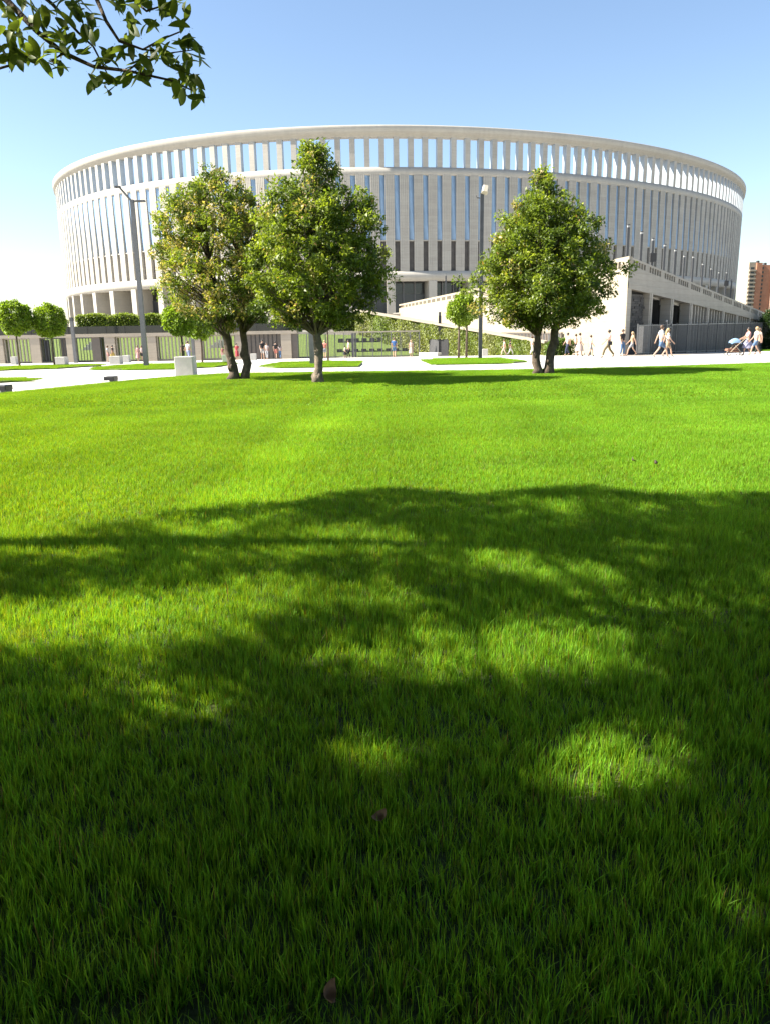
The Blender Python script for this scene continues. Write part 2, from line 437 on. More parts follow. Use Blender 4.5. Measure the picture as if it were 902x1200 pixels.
def stash(k, me, mw):
    V = np.empty(len(me.vertices) * 3, np.float32); me.vertices.foreach_get('co', V); V = V.reshape(-1, 3)
    A = np.array(mw); hidden[k].append((V @ A[:3, :3].T + A[:3, 3], [tuple(p.vertices) for p in me.polygons]))
for i in range(NB):
    sc_ = S0 + i * PITCH; sb = sc_ + hp
    if visible(sc_):
        a = mwS(sc_); b = mwS(sb)
        part('wall_panel', me_panel, a); part('window_pillar', me_pillar, b)
        part('blue_panel', me_blueA, b); part('blue_panel', me_blueB, b); part('slot_sill', me_sill, b); part('dark_panel', me_dark, b)
        if i % 3 == 0:
            part('column', me_col, a)
            m3 = mwS(sc_ + cl); part('glass_pane', me_glu, m3); gp_ = part('glass_pane', me_gll, m3)
            for q in (-1, 1):
                o = bpy.data.objects.new('mullion', me_mul); link(o, gp_); o.matrix_basis = m3.inverted() @ mwS(sc_ + cl + q * 1.25)
    else:
        a = mwS(sc_); b = mwS(sb); stash(0, me_panel, a); stash(0, me_pillar, b); stash(1, me_blueA, b); stash(1, me_blueB, b)
        if i % 3 == 0: stash(0, me_col, a)
for k, (nm, m) in enumerate((('rear_stonework', TRAV), ('rear_blue_panels', BLUE))):
    mb = MB()
    for V, Fc in hidden[k]: mb.add(V, Fc)
    o = mb.build(nm, m, stad); o.matrix_parent_inverse = SINV; o['kind'] = 'stuff'

# ------------------------------------------------------------------ podium and ramp building
pod = empty('podium', (float(K[0]), float(K[1]), 0)); tag(pod, 'pale stone podium in front of the stadium with long parapet and shaded ramp arcade', 'podium')
bpy.context.view_layer.update(); PINV = pod.matrix_world.inverted()
def pp(mb, name, m):
    o = mb.build(name, m, pod); o.matrix_parent_inverse = PINV; return o
L_ = np.array([3.5, 160.0]); ld = (L_ - K) / np.linalg.norm(L_ - K); LL = np.linalg.norm(L_ - K); li = np.array([-ld[1], ld[0]]) * -1    # li points inwards (east)
ZT = 6.15; COT = .95
def wall_strip(a, b, n_in, z0a, z0b, z1a, z1b, th, mit=0.0):
    a0, b0 = np.array(a), np.array(b); a1, b1 = a0 + n_in * th + (b0 - a0) / np.linalg.norm(b0 - a0) * th * mit, b0 + n_in * th
    V = [(*a0, z0a), (*b0, z0b), (*b1, z0b), (*a1, z0a), (*a0, z1a), (*b0, z1b), (*b1, z1b), (*a1, z1a)]
    return MB().add(V, [(3, 2, 1, 0), (4, 5, 6, 7), (0, 1, 5, 4), (1, 2, 6, 5), (2, 3, 7, 6), (3, 0, 4, 7)])
# sunlit long wall, body then a parapet with grouped openings and a cap
pp(wall_strip(K, L_, li, -6, -6, 5.40, 5.40, .6, COT), 'long_wall', CREAM)
pp(wall_strip(K - ld * .03, L_, li, 5.88, 5.88, ZT, ZT, .45, COT), 'parapet_cap', CREAM)
pp(wall_strip(K + li * .30 + ld * .7, L_ + li * .30, li, 5.40, 5.40, 5.88, 5.88, .08), 'parapet_back', BROWN)
d = 0.0; mbs = MB(); grp = 0
while d < LL - 4:
    seg = 1.05 if d > 0 else 1.3
    a = K + ld * d; mbs.add(*[(lambda q: (q.v, q.f))(wall_strip(a, a + ld * seg, li, 5.40, 5.40, 5.88, 5.88, .28))][0]); d += seg
    for q in range(4):
        d += .42; a = K + ld * d; mbs.add(*[(lambda q: (q.v, q.f))(wall_strip(a, a + ld * .14, li, 5.40, 5.40, 5.88, 5.88, .28))][0]); d += .14
    d += .42
pp(mbs, 'parapet_posts', CREAM)['kind'] = 'stuff'
# shaded wall with sloping top
WL = np.linalg.norm(E_ - K); wi = -wn_; BAY = 4.55; DEEP = 3.3
def zt(s): return 6.15 - .445 * s / BAY
def zo(s): return 4.0 - .30 * s / BAY
ent = WL + 2.5
pp(wall_strip(K + wd * .06, K + wd * ent, wi, zo(0), zo(ent), zt(0) - .55, zt(ent) - .55, .9, COT), 'frieze', GREYST)
pp(wall_strip(K + wd * .06 - wi * .06, K + wd * ent - wi * .06, wi, zo(0) - .02, zo(ent) - .02, zo(0) + .42, zo(ent) + .42, .5, COT), 'lintel', GREYST)
pp(wall_strip(K + wd * .4 + wi * .25, K + wd * ent + wi * .25, wi, zt(0) - .55, zt(ent) - .55, zt(0) - .16, zt(ent) - .16, .1), 'parapet_back', mat('tan_wood', (.30, .215, .14), .7, .25, 4))
pp(wall_strip(K + wd * .02, K + wd * ent, wi, zt(0) - .15, zt(ent) - .15, zt(0), zt(ent), .45, COT), 'parapet_cap', GREYST)
mbs = MB(); d = .02
while d < ent - 3:
    seg = .8
    for q in range(5):
        a = K + wd * d; s0, s1 = d, d + seg
        w_ = wall_strip(a, a + wd * seg, wi, zt(s0) - .55, zt(s1) - .55, zt(s0) - .15, zt(s1) - .15, .24); mbs.add(w_.v, w_.f); d += seg + .34; seg = .16
pp(mbs, 'parapet_posts', GREYST)['kind'] = 'stuff'
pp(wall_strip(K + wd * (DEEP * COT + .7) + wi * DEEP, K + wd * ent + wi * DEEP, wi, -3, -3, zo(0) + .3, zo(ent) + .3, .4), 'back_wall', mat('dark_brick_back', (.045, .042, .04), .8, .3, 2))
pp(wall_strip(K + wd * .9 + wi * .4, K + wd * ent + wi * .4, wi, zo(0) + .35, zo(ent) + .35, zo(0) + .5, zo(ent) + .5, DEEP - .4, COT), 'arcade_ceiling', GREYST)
def local_box(name, m, s0, s1, d0, d1, z0, z1, z1b=None, parent=None):
    a = K + wd * s0 + wi * d0; b = K + wd * s1 + wi * d0
    o = pp(wall_strip(a, b, wi, z0, z0, z1, z1 if z1b is None else z1b, d1 - d0), name, m)
    return o
for i in range(9):
    s = i * BAY + (.35 if i == 0 else 0)
    if i == 0: pp(wall_strip(K - wi * .03 + wd * .01, K - wi * .03 + wd * .66, wi, -2.5, -2.5, zo(0) + .01, zo(.66) + .01, .33, COT), 'pilaster', GREYST)
    else: local_box('pilaster', GREYST, s - .33, s + .33, -.03, .8, -2.5, zo(s - .33) + .01, zo(s + .33) + .01)
    if i > 0: local_box('pilaster', GREYST, s - .12, s + .12, -.08, .1, -2.5, zo(s) + .03)
# first bay: dark split-face bricks, courses laid one by one
brm = [mat('charcoal_brick_%d' % k, c, .8, .25, 6, .3, 30) for k, c in enumerate(((.055, .05, .047), (.075, .069, .064), (.04, .038, .036)))]
bx = {}
for k in range(3):
    for wdt in (.55, .8): bx[(k, wdt)] = MB().box(0, wdt - .02, 0, .2, 0, .155).mesh('brick', brm[k])
rot = math.atan2(wd[1], wd[0])
zrow = -.95; row = 0
while zrow < zo(2) - .25:
    s = .72; row += 1
    while s < BAY - .75:
        wdt = .55 if random.random() < .5 else .8
        if s + wdt > BAY - .33: wdt = .55
        if zrow + .17 < zo(s + wdt):
            p = K + wd * s + wi * (.30 + random.random() * .05)
            o = obj('brick', bx[(random.randrange(3), wdt)], pod); o.matrix_parent_inverse = PINV
            o.location = (p[0], p[1], zrow); o.rotation_euler = (0, 0, rot)
        s += wdt
    zrow += .17
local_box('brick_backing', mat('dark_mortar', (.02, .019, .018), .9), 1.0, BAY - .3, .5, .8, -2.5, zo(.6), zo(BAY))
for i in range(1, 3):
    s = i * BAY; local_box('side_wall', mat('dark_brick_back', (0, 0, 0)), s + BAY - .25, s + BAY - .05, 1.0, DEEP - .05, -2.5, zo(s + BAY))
for i in range(3, 9):
    for q in range(1, 6):
        s = i * BAY + q * BAY / 6
        if s < ent - .2: local_box('fin', GREYST, s - .1, s + .1, .1, .75, -2.5, zo(s - .1), zo(s + .1))
# ramp deck, floor behind
fl = MB()
fp = [K + li * .5 + ld * .5, K + wd * 2 + wi * .9, E_ + wi * 9, np.array([62, 150]), np.array([60, 190]), np.array([-5, 185]), L_ + li * .3]
fl.prism([(p[0], p[1]) for p in fp], 4.2, 4.55); pp(fl, 'podium_floor', CONC)
rp = wall_strip(K + wd * 1 + wi * .9, K + wd * ent + wi * .9, wi, 4.0, zt(ent) - 1.6, zt(1) - 1.15, zt(ent) - 1.1, 8.5, COT); pp(rp, 'ramp_deck', CONC)
# round terrace under the stadium
te = MB(); k_ = 180; V = []; Fc = []
for i in range(k_):
    p, T, N = ept(PER * i / k_)
    for (dd, z) in ((-6, -6), (-6, 4.4), (12, 4.4)): V.append((p[0] + N[0] * -dd * 1.0, p[1] + N[1] * -dd, z))
for i in range(k_):
    j = (i + 1) % k_
    for q in range(2): Fc.append((i * 3 + q, j * 3 + q, j * 3 + q + 1, i * 3 + q + 1))
te.add(V, Fc); pp(te, 'terrace_ring', GREYST)

# steel fence before the ramp arcade
fen = empty('steel_fence', (float(K[0]), float(K[1]), 0)); tag(fen, 'dark grey steel railing fence with gate in front of the shaded ramp arcade', 'fence')
bpy.context.view_layer.update(); FINV = fen.matrix_world.inverted()
fmw = Matrix.Identity(4)
for i in range(2): fmw[i][0] = wd[i]; fmw[i][1] = wi[i]; fmw[i][3] = (K + wn_ * 1.0)[i]
def fpart(mb, name, m, par=None):
    o = mb.build(name, m, par or fen); o.matrix_parent_inverse = FINV; o.matrix_basis = fmw; return o
s = -.2
while s < WL + 12:
    zb = float(zg(0, K[1] + wd[1] * (s + 1.3))) - .02; e = s + 2.6
    fpart(MB().box(s - .04, s + .04, -.04, .04, zb, 1.52), 'post', STEEL)
    mb = MB().box(s + .04, e - .04, -.02, .02, 1.38, 1.44).box(s + .04, e - .04, -.02, .02, zb + .12, zb + .17)
    for q in np.arange(s + .13, e - .08, .13): mb.box(q - .012, q + .012, -.012, .012, zb + .17, 1.38)
    fpart(mb, 'railing_panel', STEELL); s = e
fpart(MB().box(5.2, 5.32, -.1, .02, -.5, 1.62).box(6.3, 6.4, -.1, .02, -.5, 1.5).box(5.3, 6.3, -.08, -.03, 1.2, 1.26), 'gate_frame', STEELL)
fpart(MB().lathe([(.0, 1.62), (.08, 1.63), (.09, 1.7), (.05, 1.77), (0, 1.78)], 10, (5.26, -.04)), 'gate_light', CONC)

# ------------------------------------------------------------------ foliage builders
def leaf_cloud(C, N, L, W, colors, name, m, parent=None, droop=.25):
    """C centres, N leaf axis directions, L lengths, W widths; each leaf is a folded 4-triangle blade"""
    n = len(C); N = N / (np.linalg.norm(N, axis=1, keepdims=True) + 1e-9)
    up = rng.normal(size=(n, 3)) * .55 + np.array([0, 0, 1.0]); S = np.cross(N, up); S /= (np.linalg.norm(S, axis=1, keepdims=True) + 1e-9)
    B = np.cross(S, N); L = L[:, None]; W = W[:, None]
    base = C - N * L * .5; tip = C + N * L * .5 - B * L * droop
    mid = C + N * L * .02
    left = mid + S * W * .5 + B * W * .18; right = mid - S * W * .5 + B * W * .18
    V = np.stack([base, left, tip, right, mid], 1).reshape(-1, 3); k = np.arange(n)[:, None] * 5
    Fc = np.concatenate([k + np.array([0, 4, 1]), k + np.array([1, 4, 2]), k + np.array([4, 3, 2]), k + np.array([0, 3, 4])], 0)
    cc = np.repeat(colors, 5, 0)
    me = npmesh(name, V, Fc, m, cc); return obj(name, me, parent)

LEAF = leaf_mat('evergreen_leaf', tint=(1.02, 1.02, .9), trans=.42)
LEAFB = leaf_mat('topiary_leaf', tint=(.85, .85, .8), trans=.4)
BARK = mat('bark', (.12, .088, .062), .9, .45, 9, .9, 30)
BARKL = mat('pale_bark', (.19, .15, .11), .9, .45, 7, .9, 26)

def lerp_prof(prof, z):
    return np.interp(z, [p[0] for p in prof], [p[1] for p in prof])
def park_tree(name, base, H, z0, prof, rmax, trunks, cols, ncl, label, seed, bark, lean=(0, 0), stale=.0, bare=0.0):
    """prof: (height fraction, radius fraction) outline of the crown between z0 and H"""
    global rng
    rng = np.random.default_rng(seed)
    t = empty(name, base); tag(t, label, 'tree', 'evergreen trees on the lawn')
    # limbs: trunks rise and break into branches that reach the clumps
    clumps = []
    while len(clumps) < ncl:
        f = rng.random(); R = lerp_prof(prof, f) * rmax
        if rng.random() > (R / rmax) ** 1.5 + .05: continue
        a = rng.random() * 2 * math.pi
        lump = 1 + .17 * math.sin(3 * a + seed + 5 * f) + .13 * math.sin(7 * a + 11 * f + seed) - .12 * (rng.random() < .3)
        r = R * lump * (rng.random() ** .42) * (1.0 if rng.random() > .07 else 1.16)
        clumps.append((lean[0] * f + r * math.cos(a), lean[1] * f + r * math.sin(a), z0 + f * (H - z0), r / (R + 1e-6)))
    clumps = np.array(clumps)
    tb = []
    for (pts, rad) in trunks:
        mb = MB(); P = np.array(pts, float); k = 14; u = np.linspace(0, len(P) - 1, k)
        Q = np.column_stack([np.interp(u, range(len(P)), P[:, j]) for j in range(3)]); rr = np.interp(u, range(len(P)), rad)
        Q[1:, :2] += rng.normal(size=(k - 1, 2)) * .02; rr = rr * (1 + rng.normal(size=k) * .09)
        rr[0] *= 1.25
        mb.tube(Q, rr, 12); tb.append((Q, rr))
        for q in range(4):                                  # old cuts and burls low on the stem
            a = rng.random() * 6.28; j = 1 + int(rng.random() * 5); c = Q[j] + np.array([math.cos(a), math.sin(a), 0]) * rr[j] * .75
            mb.tube([c - (0, 0, .12), c, c + (0, 0, .1)], [rr[j] * .25, rr[j] * .5, rr[j] * .2], 7)
        mb.build('trunk', bark, t, smooth=True)
    br = MB()
    pick = rng.permutation(len(clumps))[: min(150, len(clumps))]
    for i in pick:
        c = clumps[i, :3]; Q, rr = tb[int(np.argmin([np.linalg.norm((q[0][-1] - c)[:2]) for q in tb]))]
        j = int(np.argmin(np.abs(Q[:, 2] - max(c[2] - .9 - rng.random() * .7, z0 - .25)))); j = min(max(j, 5), len(Q) - 1)
        a = Q[j]; m = a * .5 + c * .5 + np.array([0, 0, .15]) + rng.normal(size=3) * .08
        br.tube([a, a * .72 + m * .28, m, c], [rr[j] * .35, .035, .022, .008], 5, cap=False)
    br.build('branches', bark, t, smooth=True)
    per = 70
    n = len(clumps) * per
    cen = np.repeat(clumps[:, :3], per, 0); sz = np.repeat(.15 + .14 * rng.random(len(clumps)), per)
    off = rng.normal(size=(n, 3)); off /= np.linalg.norm(off, axis=1, keepdims=True); off *= (rng.random((n, 1)) ** .45); off[:, 2] *= .8
    C = cen + off * sz[:, None]*1.25
    N = off * .8 + rng.normal(size=(n, 3)) * .5 + np.array([0, 0, .15]); 
    Lh = .075 + .085 * rng.random(n); Wd = Lh * (.40 + .16 * rng.random(n))
    base_c = np.array(cols)[np.minimum((rng.random(len(clumps)) ** 1.1 * len(cols)).astype(int), len(cols) - 1)]
    cc = np.repeat(base_c, per, 0) * (.72 + .56 * rng.random((n, 1)))
    # young yellowish leaves at clump tips, some dry ones
    tip = (off[:, 2] > .35) & (rng.random(n) < .35); cc[tip] = cc[tip] * np.array([1.42, 1.32, 1.1])
    if stale:
        st = np.repeat(rng.random(len(clumps)) < stale, per) & (rng.random(n) < .65)
        cc[st] = np.array([.33, .275, .13]) * (.6 + .7 * rng.random((st.sum(), 1)))
    dry = rng.random(n) < .012; cc[dry] = (.32, .2, .09)
    leaf_cloud(C, N, Lh, Wd, cc, 'crown', LEAF, t)
    return t
GREEN = [(.095, .135, .024), (.12, .165, .026), (.155, .20, .03), (.20, .245, .036), (.075, .11, .026)]
def tbase(px, py):
    p = gnd(px, py); return (p[0], p[1], p[2] - .03)
park_tree('evergreen_tree', tbase(373, 449), 6.75, 1.75, [(0, .45), (.1, .80), (.28, 1), (.45, .97), (.62, .80), (.72, .62), (.8, .42), (.9, .27), (1, .10)], 2.12,
          [([(0, 0, 0), (.02, 0, .5), (.06, 0, 1.2), (-.05, 0, 1.9), (0, .05, 3.2), (.05, 0, 4.8), (.1, 0, 6.2)], [.19, .145, .13, .13, .09, .055, .015])],
          GREEN, 640, 'tall cone-topped evergreen tree with one burly pale trunk on the lawn', 11, BARKL, lean=(.12, 0), stale=.05)
park_tree('evergreen_tree', tbase(280, 445), 6.6, 1.75, [(0, .40), (.1, .75), (.25, .95), (.45, 1), (.65, .92), (.8, .72), (.92, .42), (1, .15)], 2.3,
          [([(-.17, 0, 0), (-.15, 0, .5), (-.28, 0, 1.1), (-.36, 0, 1.9), (-.6, 0, 3), (-.8, .1, 4.4), (-.7, 0, 5.6)], [.2, .15, .15, .15, .09, .05, .012]),
           ([(.2, .05, 0), (.3, .05, .6), (.26, .05, 1.3), (.2, .05, 2), (.3, .2, 3.2), (.2, .1, 4.6), (.1, 0, 5.8)], [.15, .125, .115, .12, .08, .05, .012])],
          GREEN, 520, 'broad evergreen tree with two dark stems and yellowish dry leaf clusters', 23, BARK, lean=(-.55, 0), stale=.42)
park_tree('evergreen_tree', tbase(637, 438), 6.5, 1.65, [(0, .5), (.1, .86), (.25, 1), (.42, .97), (.55, .80), (.68, .58), (.8, .38), (.9, .18), (1, .04)], 2.36,
          [([(-.22, 0, 0), (-.3, 0, .45), (-.27, 0, 1.0), (-.2, 0, 1.9), (-.3, .1, 3.2), (-.25, 0, 4.6), (-.1, 0, 5.8)], [.17, .13, .12, .12, .08, .05, .012]),
           ([(.12, 0, 0), (.18, 0, .5), (.3, 0, 1.2), (.42, 0, 2.0), (.45, .1, 3.2), (.3, 0, 4.6), (.1, 0, 6.2)], [.19, .15, .14, .13, .09, .05, .012])],
          GREEN, 800, 'dense pear-shaped evergreen tree with two leaning stems beside the walking people', 37, BARK, lean=(-.22, 0), stale=.06)

# ---- topiary ball trees, small twin trees, hedges
def ball_tree(px, py, depth, rad, zc, label, grp='clipped ball trees on the plaza', squash=1.0, seed=1, trunk_r=.06, loose=0.0, cat='tree', colr=None, parts=None):
    global rng
    rng = np.random.default_rng(seed)
    p = atY(px, py, depth); b = (p[0], p[1], float(zg(p[0], p[1])))
    t = empty('young_tree' if 'young' in label else 'ball_tree', b); tag(t, label, cat, grp)
    mb = MB(); mb.tube([(0, 0, -.05), (.02, 0, zc * .5), (0, 0, zc)], [trunk_r * 1.2, trunk_r, trunk_r * .7], 8); mb.build('trunk', BARK, t, smooth=True)
    n = int(5200 * (rad / 1.1) ** 2); dv = rng.normal(size=(n, 3)); dv /= np.linalg.norm(dv, axis=1, keepdims=True)
    lump = 1 + .06 * np.sin(dv[:, 0] * 6 + seed) * np.cos(dv[:, 2] * 5 + seed) + .05 * np.sin(dv[:, 1] * 11 + seed)
    lump += .10 * (rng.random(n) < .06) + .05 * np.sin(dv[:, 0] * 9 + 3 * dv[:, 1] + seed * 2)
    if loose: lump += loose * np.sin(dv[:, 0] * 4 + 2 * seed) * np.sin(dv[:, 2] * 4 + seed) + loose * .5 * rng.normal(size=n)
    r = rad * lump * (.80 + .22 * rng.random(n) ** .7)
    C = dv * r[:, None] * np.array([1, 1, squash]) + np.array([0, 0, zc])
    N = dv * .9 + rng.normal(size=(n, 3)) * .5
    Lh = .15 + .08 * rng.random(n)
    base = np.array(colr or (.20, .29, .03)); cc = base * (.55 + .9 * rng.random((n, 1)))
    leaf_cloud(C, N, Lh, Lh * .55, cc, 'crown', LEAFB, t)
    return t
ball_tree(20, 400, 53, 1.09, 3.15, 'clipped ball tree on the plaza, the last of the row away from the lamp', seed=3)
ball_tree(61, 400, 54, 1.07, 2.95, 'clipped ball tree on the plaza standing next to a pale planter box', seed=4)
ball_tree(213, 400, 50, 1.02, 2.75, 'clipped ball tree between the tall twin-arm lamp and the evergreen trees, higher of two', seed=5)
ball_tree(236, 400, 54, 1.0, 2.6, 'clipped ball tree half behind its neighbour, beside the broad evergreen tree', seed=6)
ball_tree(384, 400, 56, 1.0, 3.4, 'small ball tree standing behind the tall single-trunk evergreen tree', seed=7, loose=.1)
ball_tree(537, 400, 58, .85, 3.35, 'slim young tree of the island pair, farther from the floodlight lamp', seed=8, loose=.2, trunk_r=.075, squash=1.15, grp='pair of young trees')
ball_tree(546, 400, 59, .85, 3.5, 'slim young tree of the island pair, closer to the floodlight lamp', seed=9, loose=.2, trunk_r=.075, squash=1.15, grp='pair of young trees')

def hedge_block(x0, x1, y0, y1, z0, z1, label, seed, grp, colr=(.10, .17, .022), name='clipped_hedge'):
    global rng
    rng = np.random.default_rng(seed)
    cx, cy = (x0 + x1) / 2, (y0 + y1) / 2
    t = empty(name, (cx, cy, z0)); tag(t, label, 'hedge', grp)
    w_, d_, h_ = (x1 - x0) / 2, (y1 - y0) / 2, z1 - z0
    MB().box(-w_ + .2, w_ - .2, -d_ + .2, d_ - .2, 0, h_ - .25).build('stems', mat('hedge_core', (.03, .045, .012), .9, .3, 6), t)
    n = int(260 * (2 * w_ * h_ + 4 * w_ * d_ + 2 * d_ * h_))
    f_ = rng.random(n); P = np.column_stack([(rng.random(n) * 2 - 1) * w_, (rng.random(n) * 2 - 1) * d_, rng.random(n) * h_]); D = np.zeros((n, 3))
    A = np.array([2 * w_ * h_ * 1.3, 4 * w_ * d_, d_ * h_ * 2, 2 * w_ * h_ * .5]); A = np.cumsum(A / A.sum())
    k = np.searchsorted(A, f_)
    P[k == 0, 1] = -d_; D[k == 0, 1] = -1; P[k == 1, 2] = h_; D[k == 1, 2] = 1
    sg = np.sign(rng.random(n) - .5); P[k == 2, 0] = (sg * w_)[k == 2]; D[k == 2, 0] = sg[k == 2]; P[k == 3, 1] = d_; D[k == 3, 1] = 1
    rr = .35                                                # rounded shoulders
    ez = np.clip(P[:, 2] - (h_ - rr), 0, rr) / rr
    exx = np.clip(np.abs(P[:, 0]) - (w_ - rr), 0, rr) / rr; P[:, 2] -= exx ** 2 * ez * .2; P[:, 0] -= np.sign(P[:, 0]) * ez ** 2 * .22
    P += rng.normal(size=(n, 3)) * .07 - D * (.12 * rng.random((n, 1)))
    P[:, 2] += .06 * np.sin(P[:, 0] * 2.3 + seed)
    Lh = .13 + .08 * rng.random(n)
    leaf_cloud(P, D * .8 + rng.normal(size=(n, 3)) * .6, Lh, Lh * .6, np.array(colr) * (.5 + 1.0 * rng.random((n, 1))), 'foliage', LEAFB, t)
    return t

# ------------------------------------------------------------------ terrace wall with gates (left)
WY = 80.0
def wx(px, py=405, Y=WY): return float(atY(px, py, Y)[0])
tw = empty('terrace_wall', (wx(170), WY, 0)); tag(tw, 'long terrace wall of stone piers, fence grilles and a dark glass balustrade below the hedges', 'wall')
bpy.context.view_layer.update(); TINV = tw.matrix_world.inverted()
def tp(mb, name, m, par=None):
    o = mb.build(name, m, tw); o.matrix_parent_inverse = TINV; return o
ZB = float(zg(0, WY)) - .03; ZBM = 1.15
tp(MB().box(wx(-160), wx(349), WY - .25, WY + 1.6, ZBM, ZBM + .32), 'beam', PIERST)
piers = [(-62, -50), (-30, -18), (-6, 5), (37, 48), (79, 86), (124, 136), (174, 184), (228, 237), (277, 285), (330, 342)]
for a, b in piers:
    tp(MB().box(wx(a), wx(b), WY - .2, WY + 1.2, ZB - .2, ZBM - .003), 'pier', PIERST)
for a, b in ((108, 118), (342, 349)):
    tp(MB().box(wx(a), wx(b), WY - .05, WY + 1.2, ZB - .2, ZBM - .004), 'side_panel', TAUPE)
tp(MB().box(wx(290), wx(330), WY + .05, WY + .25, ZB - .2, ZBM - .004), 'gate_leaf', TAUPE)
for q in np.linspace(wx(290), wx(330), 9)[1:-1]:
    tp(MB().box(q - .03, q + .03, WY + .0, WY + .06, ZB, ZBM - .01), 'gate_rib', BLACK)
def grille(p0, p1, step=.28, wbar=.07, m=STEELL, top=ZBM, back=None):
    x0, x1 = wx(p0) + .06, wx(p1) - .06; mb = MB().box(x0, x1, WY + .02, WY + .08, top - .12, top - .02).box(x0, x1, WY + .02, WY + .08, ZB + .08, ZB + .15)
    for q in np.arange(x0 + .05, x1, step): mb.box(q - wbar / 2, q + wbar / 2, WY + .03, WY + .07 + wbar, ZB + .1, top - .1)
    tp(mb, 'grille', m)
PALE = mat('pale_slat', (.38, .34, .27), .7, .1, 3)
for a, b in ((-50, -30), (-18, -6), (5, 37), (184, 228), (136, 174), (237, 277)): grille(a, b, .36, .12, PALE)
for a, b in ((48, 79), (86, 108), (118, 124)): grille(a, b, .30, .05, STEEL)
tp(MB().box(wx(50), wx(57), WY + .3, WY + .4, ZB, ZBM - .2), 'gate_leaf', BLACK)
tp(MB().box(wx(70), wx(79), WY + .3, WY + .4, ZB, ZBM - .02), 'gate_leaf', TAUPE)
# wire-mesh fence in front of the grass bank, right of the piers
x0, x1 = wx(349), wx(491); mb = MB().box(x0, x1, WY - .03, WY + .05, ZBM - .02, ZBM + .12)
tp(mb, 'top_rail', PALE)
for q in np.linspace(x0, x1, 14):
    tp(MB().box(q - .05, q + .05, WY - .04, WY + .06, ZB, ZBM - .02), 'post', STEELL if random.random() < .7 else STEEL)
for a, b in zip(np.linspace(x0, x1, 14)[:-1], np.linspace(x0, x1, 14)[1:]):
    mb = MB()
    for q in np.linspace(a, b, 7)[1:-1]: mb.box(q - .015, q + .015, WY, WY + .03, ZB, ZBM - .02)
    mb.box(a + .05, b - .05, WY, WY + .03, ZB + .1, ZB + .16); tp(mb, 'mesh_panel', STEELL)
for q in (413, 416.5): tp(MB().box(wx(q) - .09, wx(q) + .09, WY + .1, WY + .3, ZB, ZBM - .05), 'gate_post', STEELL)
# glass balustrade
BG = mat('dark_balustrade_glass', (.02, .024, .026), .1, spec=.7)
xs_ = np.arange(wx(-160), wx(349), 1.9)
for a in xs_:
    tp(MB().box(a + .02, a + 1.88, WY + .1, WY + .13, ZBM + .325, ZBM + 1.05), 'glass_panel', BG)
    tp(MB().box(a - .02, a + .02, WY + .06, WY + .18, ZBM + .32, ZBM + 1.1), 'balustrade_post', BLACK)
# terrace deck and soil behind it, green bank under it
tag(MB().box(wx(-170), wx(352), WY + 9.05, WY + 18, -4, 1.3).build('terrace', CONC), kind='structure')
def bankz(x, y): return zg(x, y) + np.clip((np.asarray(y) - (WY + 1.5)) * .34, 0, 2.6)
tag(sheet('grass_bank', [(wx(-170), WY + 1.0), (wx(349), WY + 1.0), (wx(500), WY + 1.0), (wx(500), WY + 7.5), (wx(349), WY + 9), (wx(-170), WY + 9)], .03, BANK, 1.5, zf=bankz), kind='structure')
# dark window blocks standing on the bank behind the mesh fence
for q in range(2):
    zc = -.9 + q * 1.05
    t = empty('vent_row', (wx(352, 405, WY + 3), WY + 3 + q * 3, zc)); tag(t, ('lower' if q == 0 else 'upper') + ' row of dark square vents set in the grass bank behind the mesh fence', 'vent')
    for k in range(int((wx(490) - wx(395)) / .85)):
        xx = wx(395, 405, WY + 3) - wx(352, 405, WY + 3) + k * .85
        MB().box(xx, xx + .55, -.12, .3, -.3, .36).build('vent', BLACK, t)
# stair on the bank, white parapet seen through the gates
for (pa, pb, lab) in ((92, 112, 'white sloping stair parapet seen through the dark gate beside the grey post'), (238, 266, 'white sloping stair parapet seen behind the broad evergreen tree')):
    a, b = wx(pa, 405, WY + 5), wx(pb, 405, WY + 5); t = empty('stair_parapet', (a, WY + 5, -.9)); tag(t, lab, 'stair')
    for k in range(6):
        f0 = k / 6; xx = (b - a) * f0; zz = .1 + 1.5 * f0
        MB().box(xx, xx + (b - a) / 6 * .85, -.1, .25, zz - .55, zz + .35 + .12 * k / 6).build('parapet_block', CONC, t)

hs = [(-40, -8), (-5, 28), (30, 74), (88, 123), (125, 161), (163, 192), (196, 232), (236, 272), (276, 312), (318, 352), (392, 417)]
hl = ['beyond the end of the ball trees', 'behind the end ball tree', 'behind the two ball trees', 'beside the short grey post', 'next to the tall twin-arm lamp', 'behind the tall twin-arm lamp',
      'behind the pair of touching ball trees', 'behind the broad evergreen tree', 'between the evergreen trunks', 'behind the tall evergreen trunk', 'beside the ivy wall']
for k, ((a, b), t_) in enumerate(zip(hs, hl)):
    yy = WY + 9.6
    hh = float(atY((a + b) / 2, 368.5 if k not in (2, 9) else 373, yy)[2])
    hedge_block(wx(a, 376, yy), wx(b, 376, yy), yy, yy + 1.9, 1.3, hh, 'clipped box hedge on the terrace ' + t_, 60 + k, 'hedges on the terrace', colr=(.22, .28, .05) if k < 7 else (.11, .16, .03))

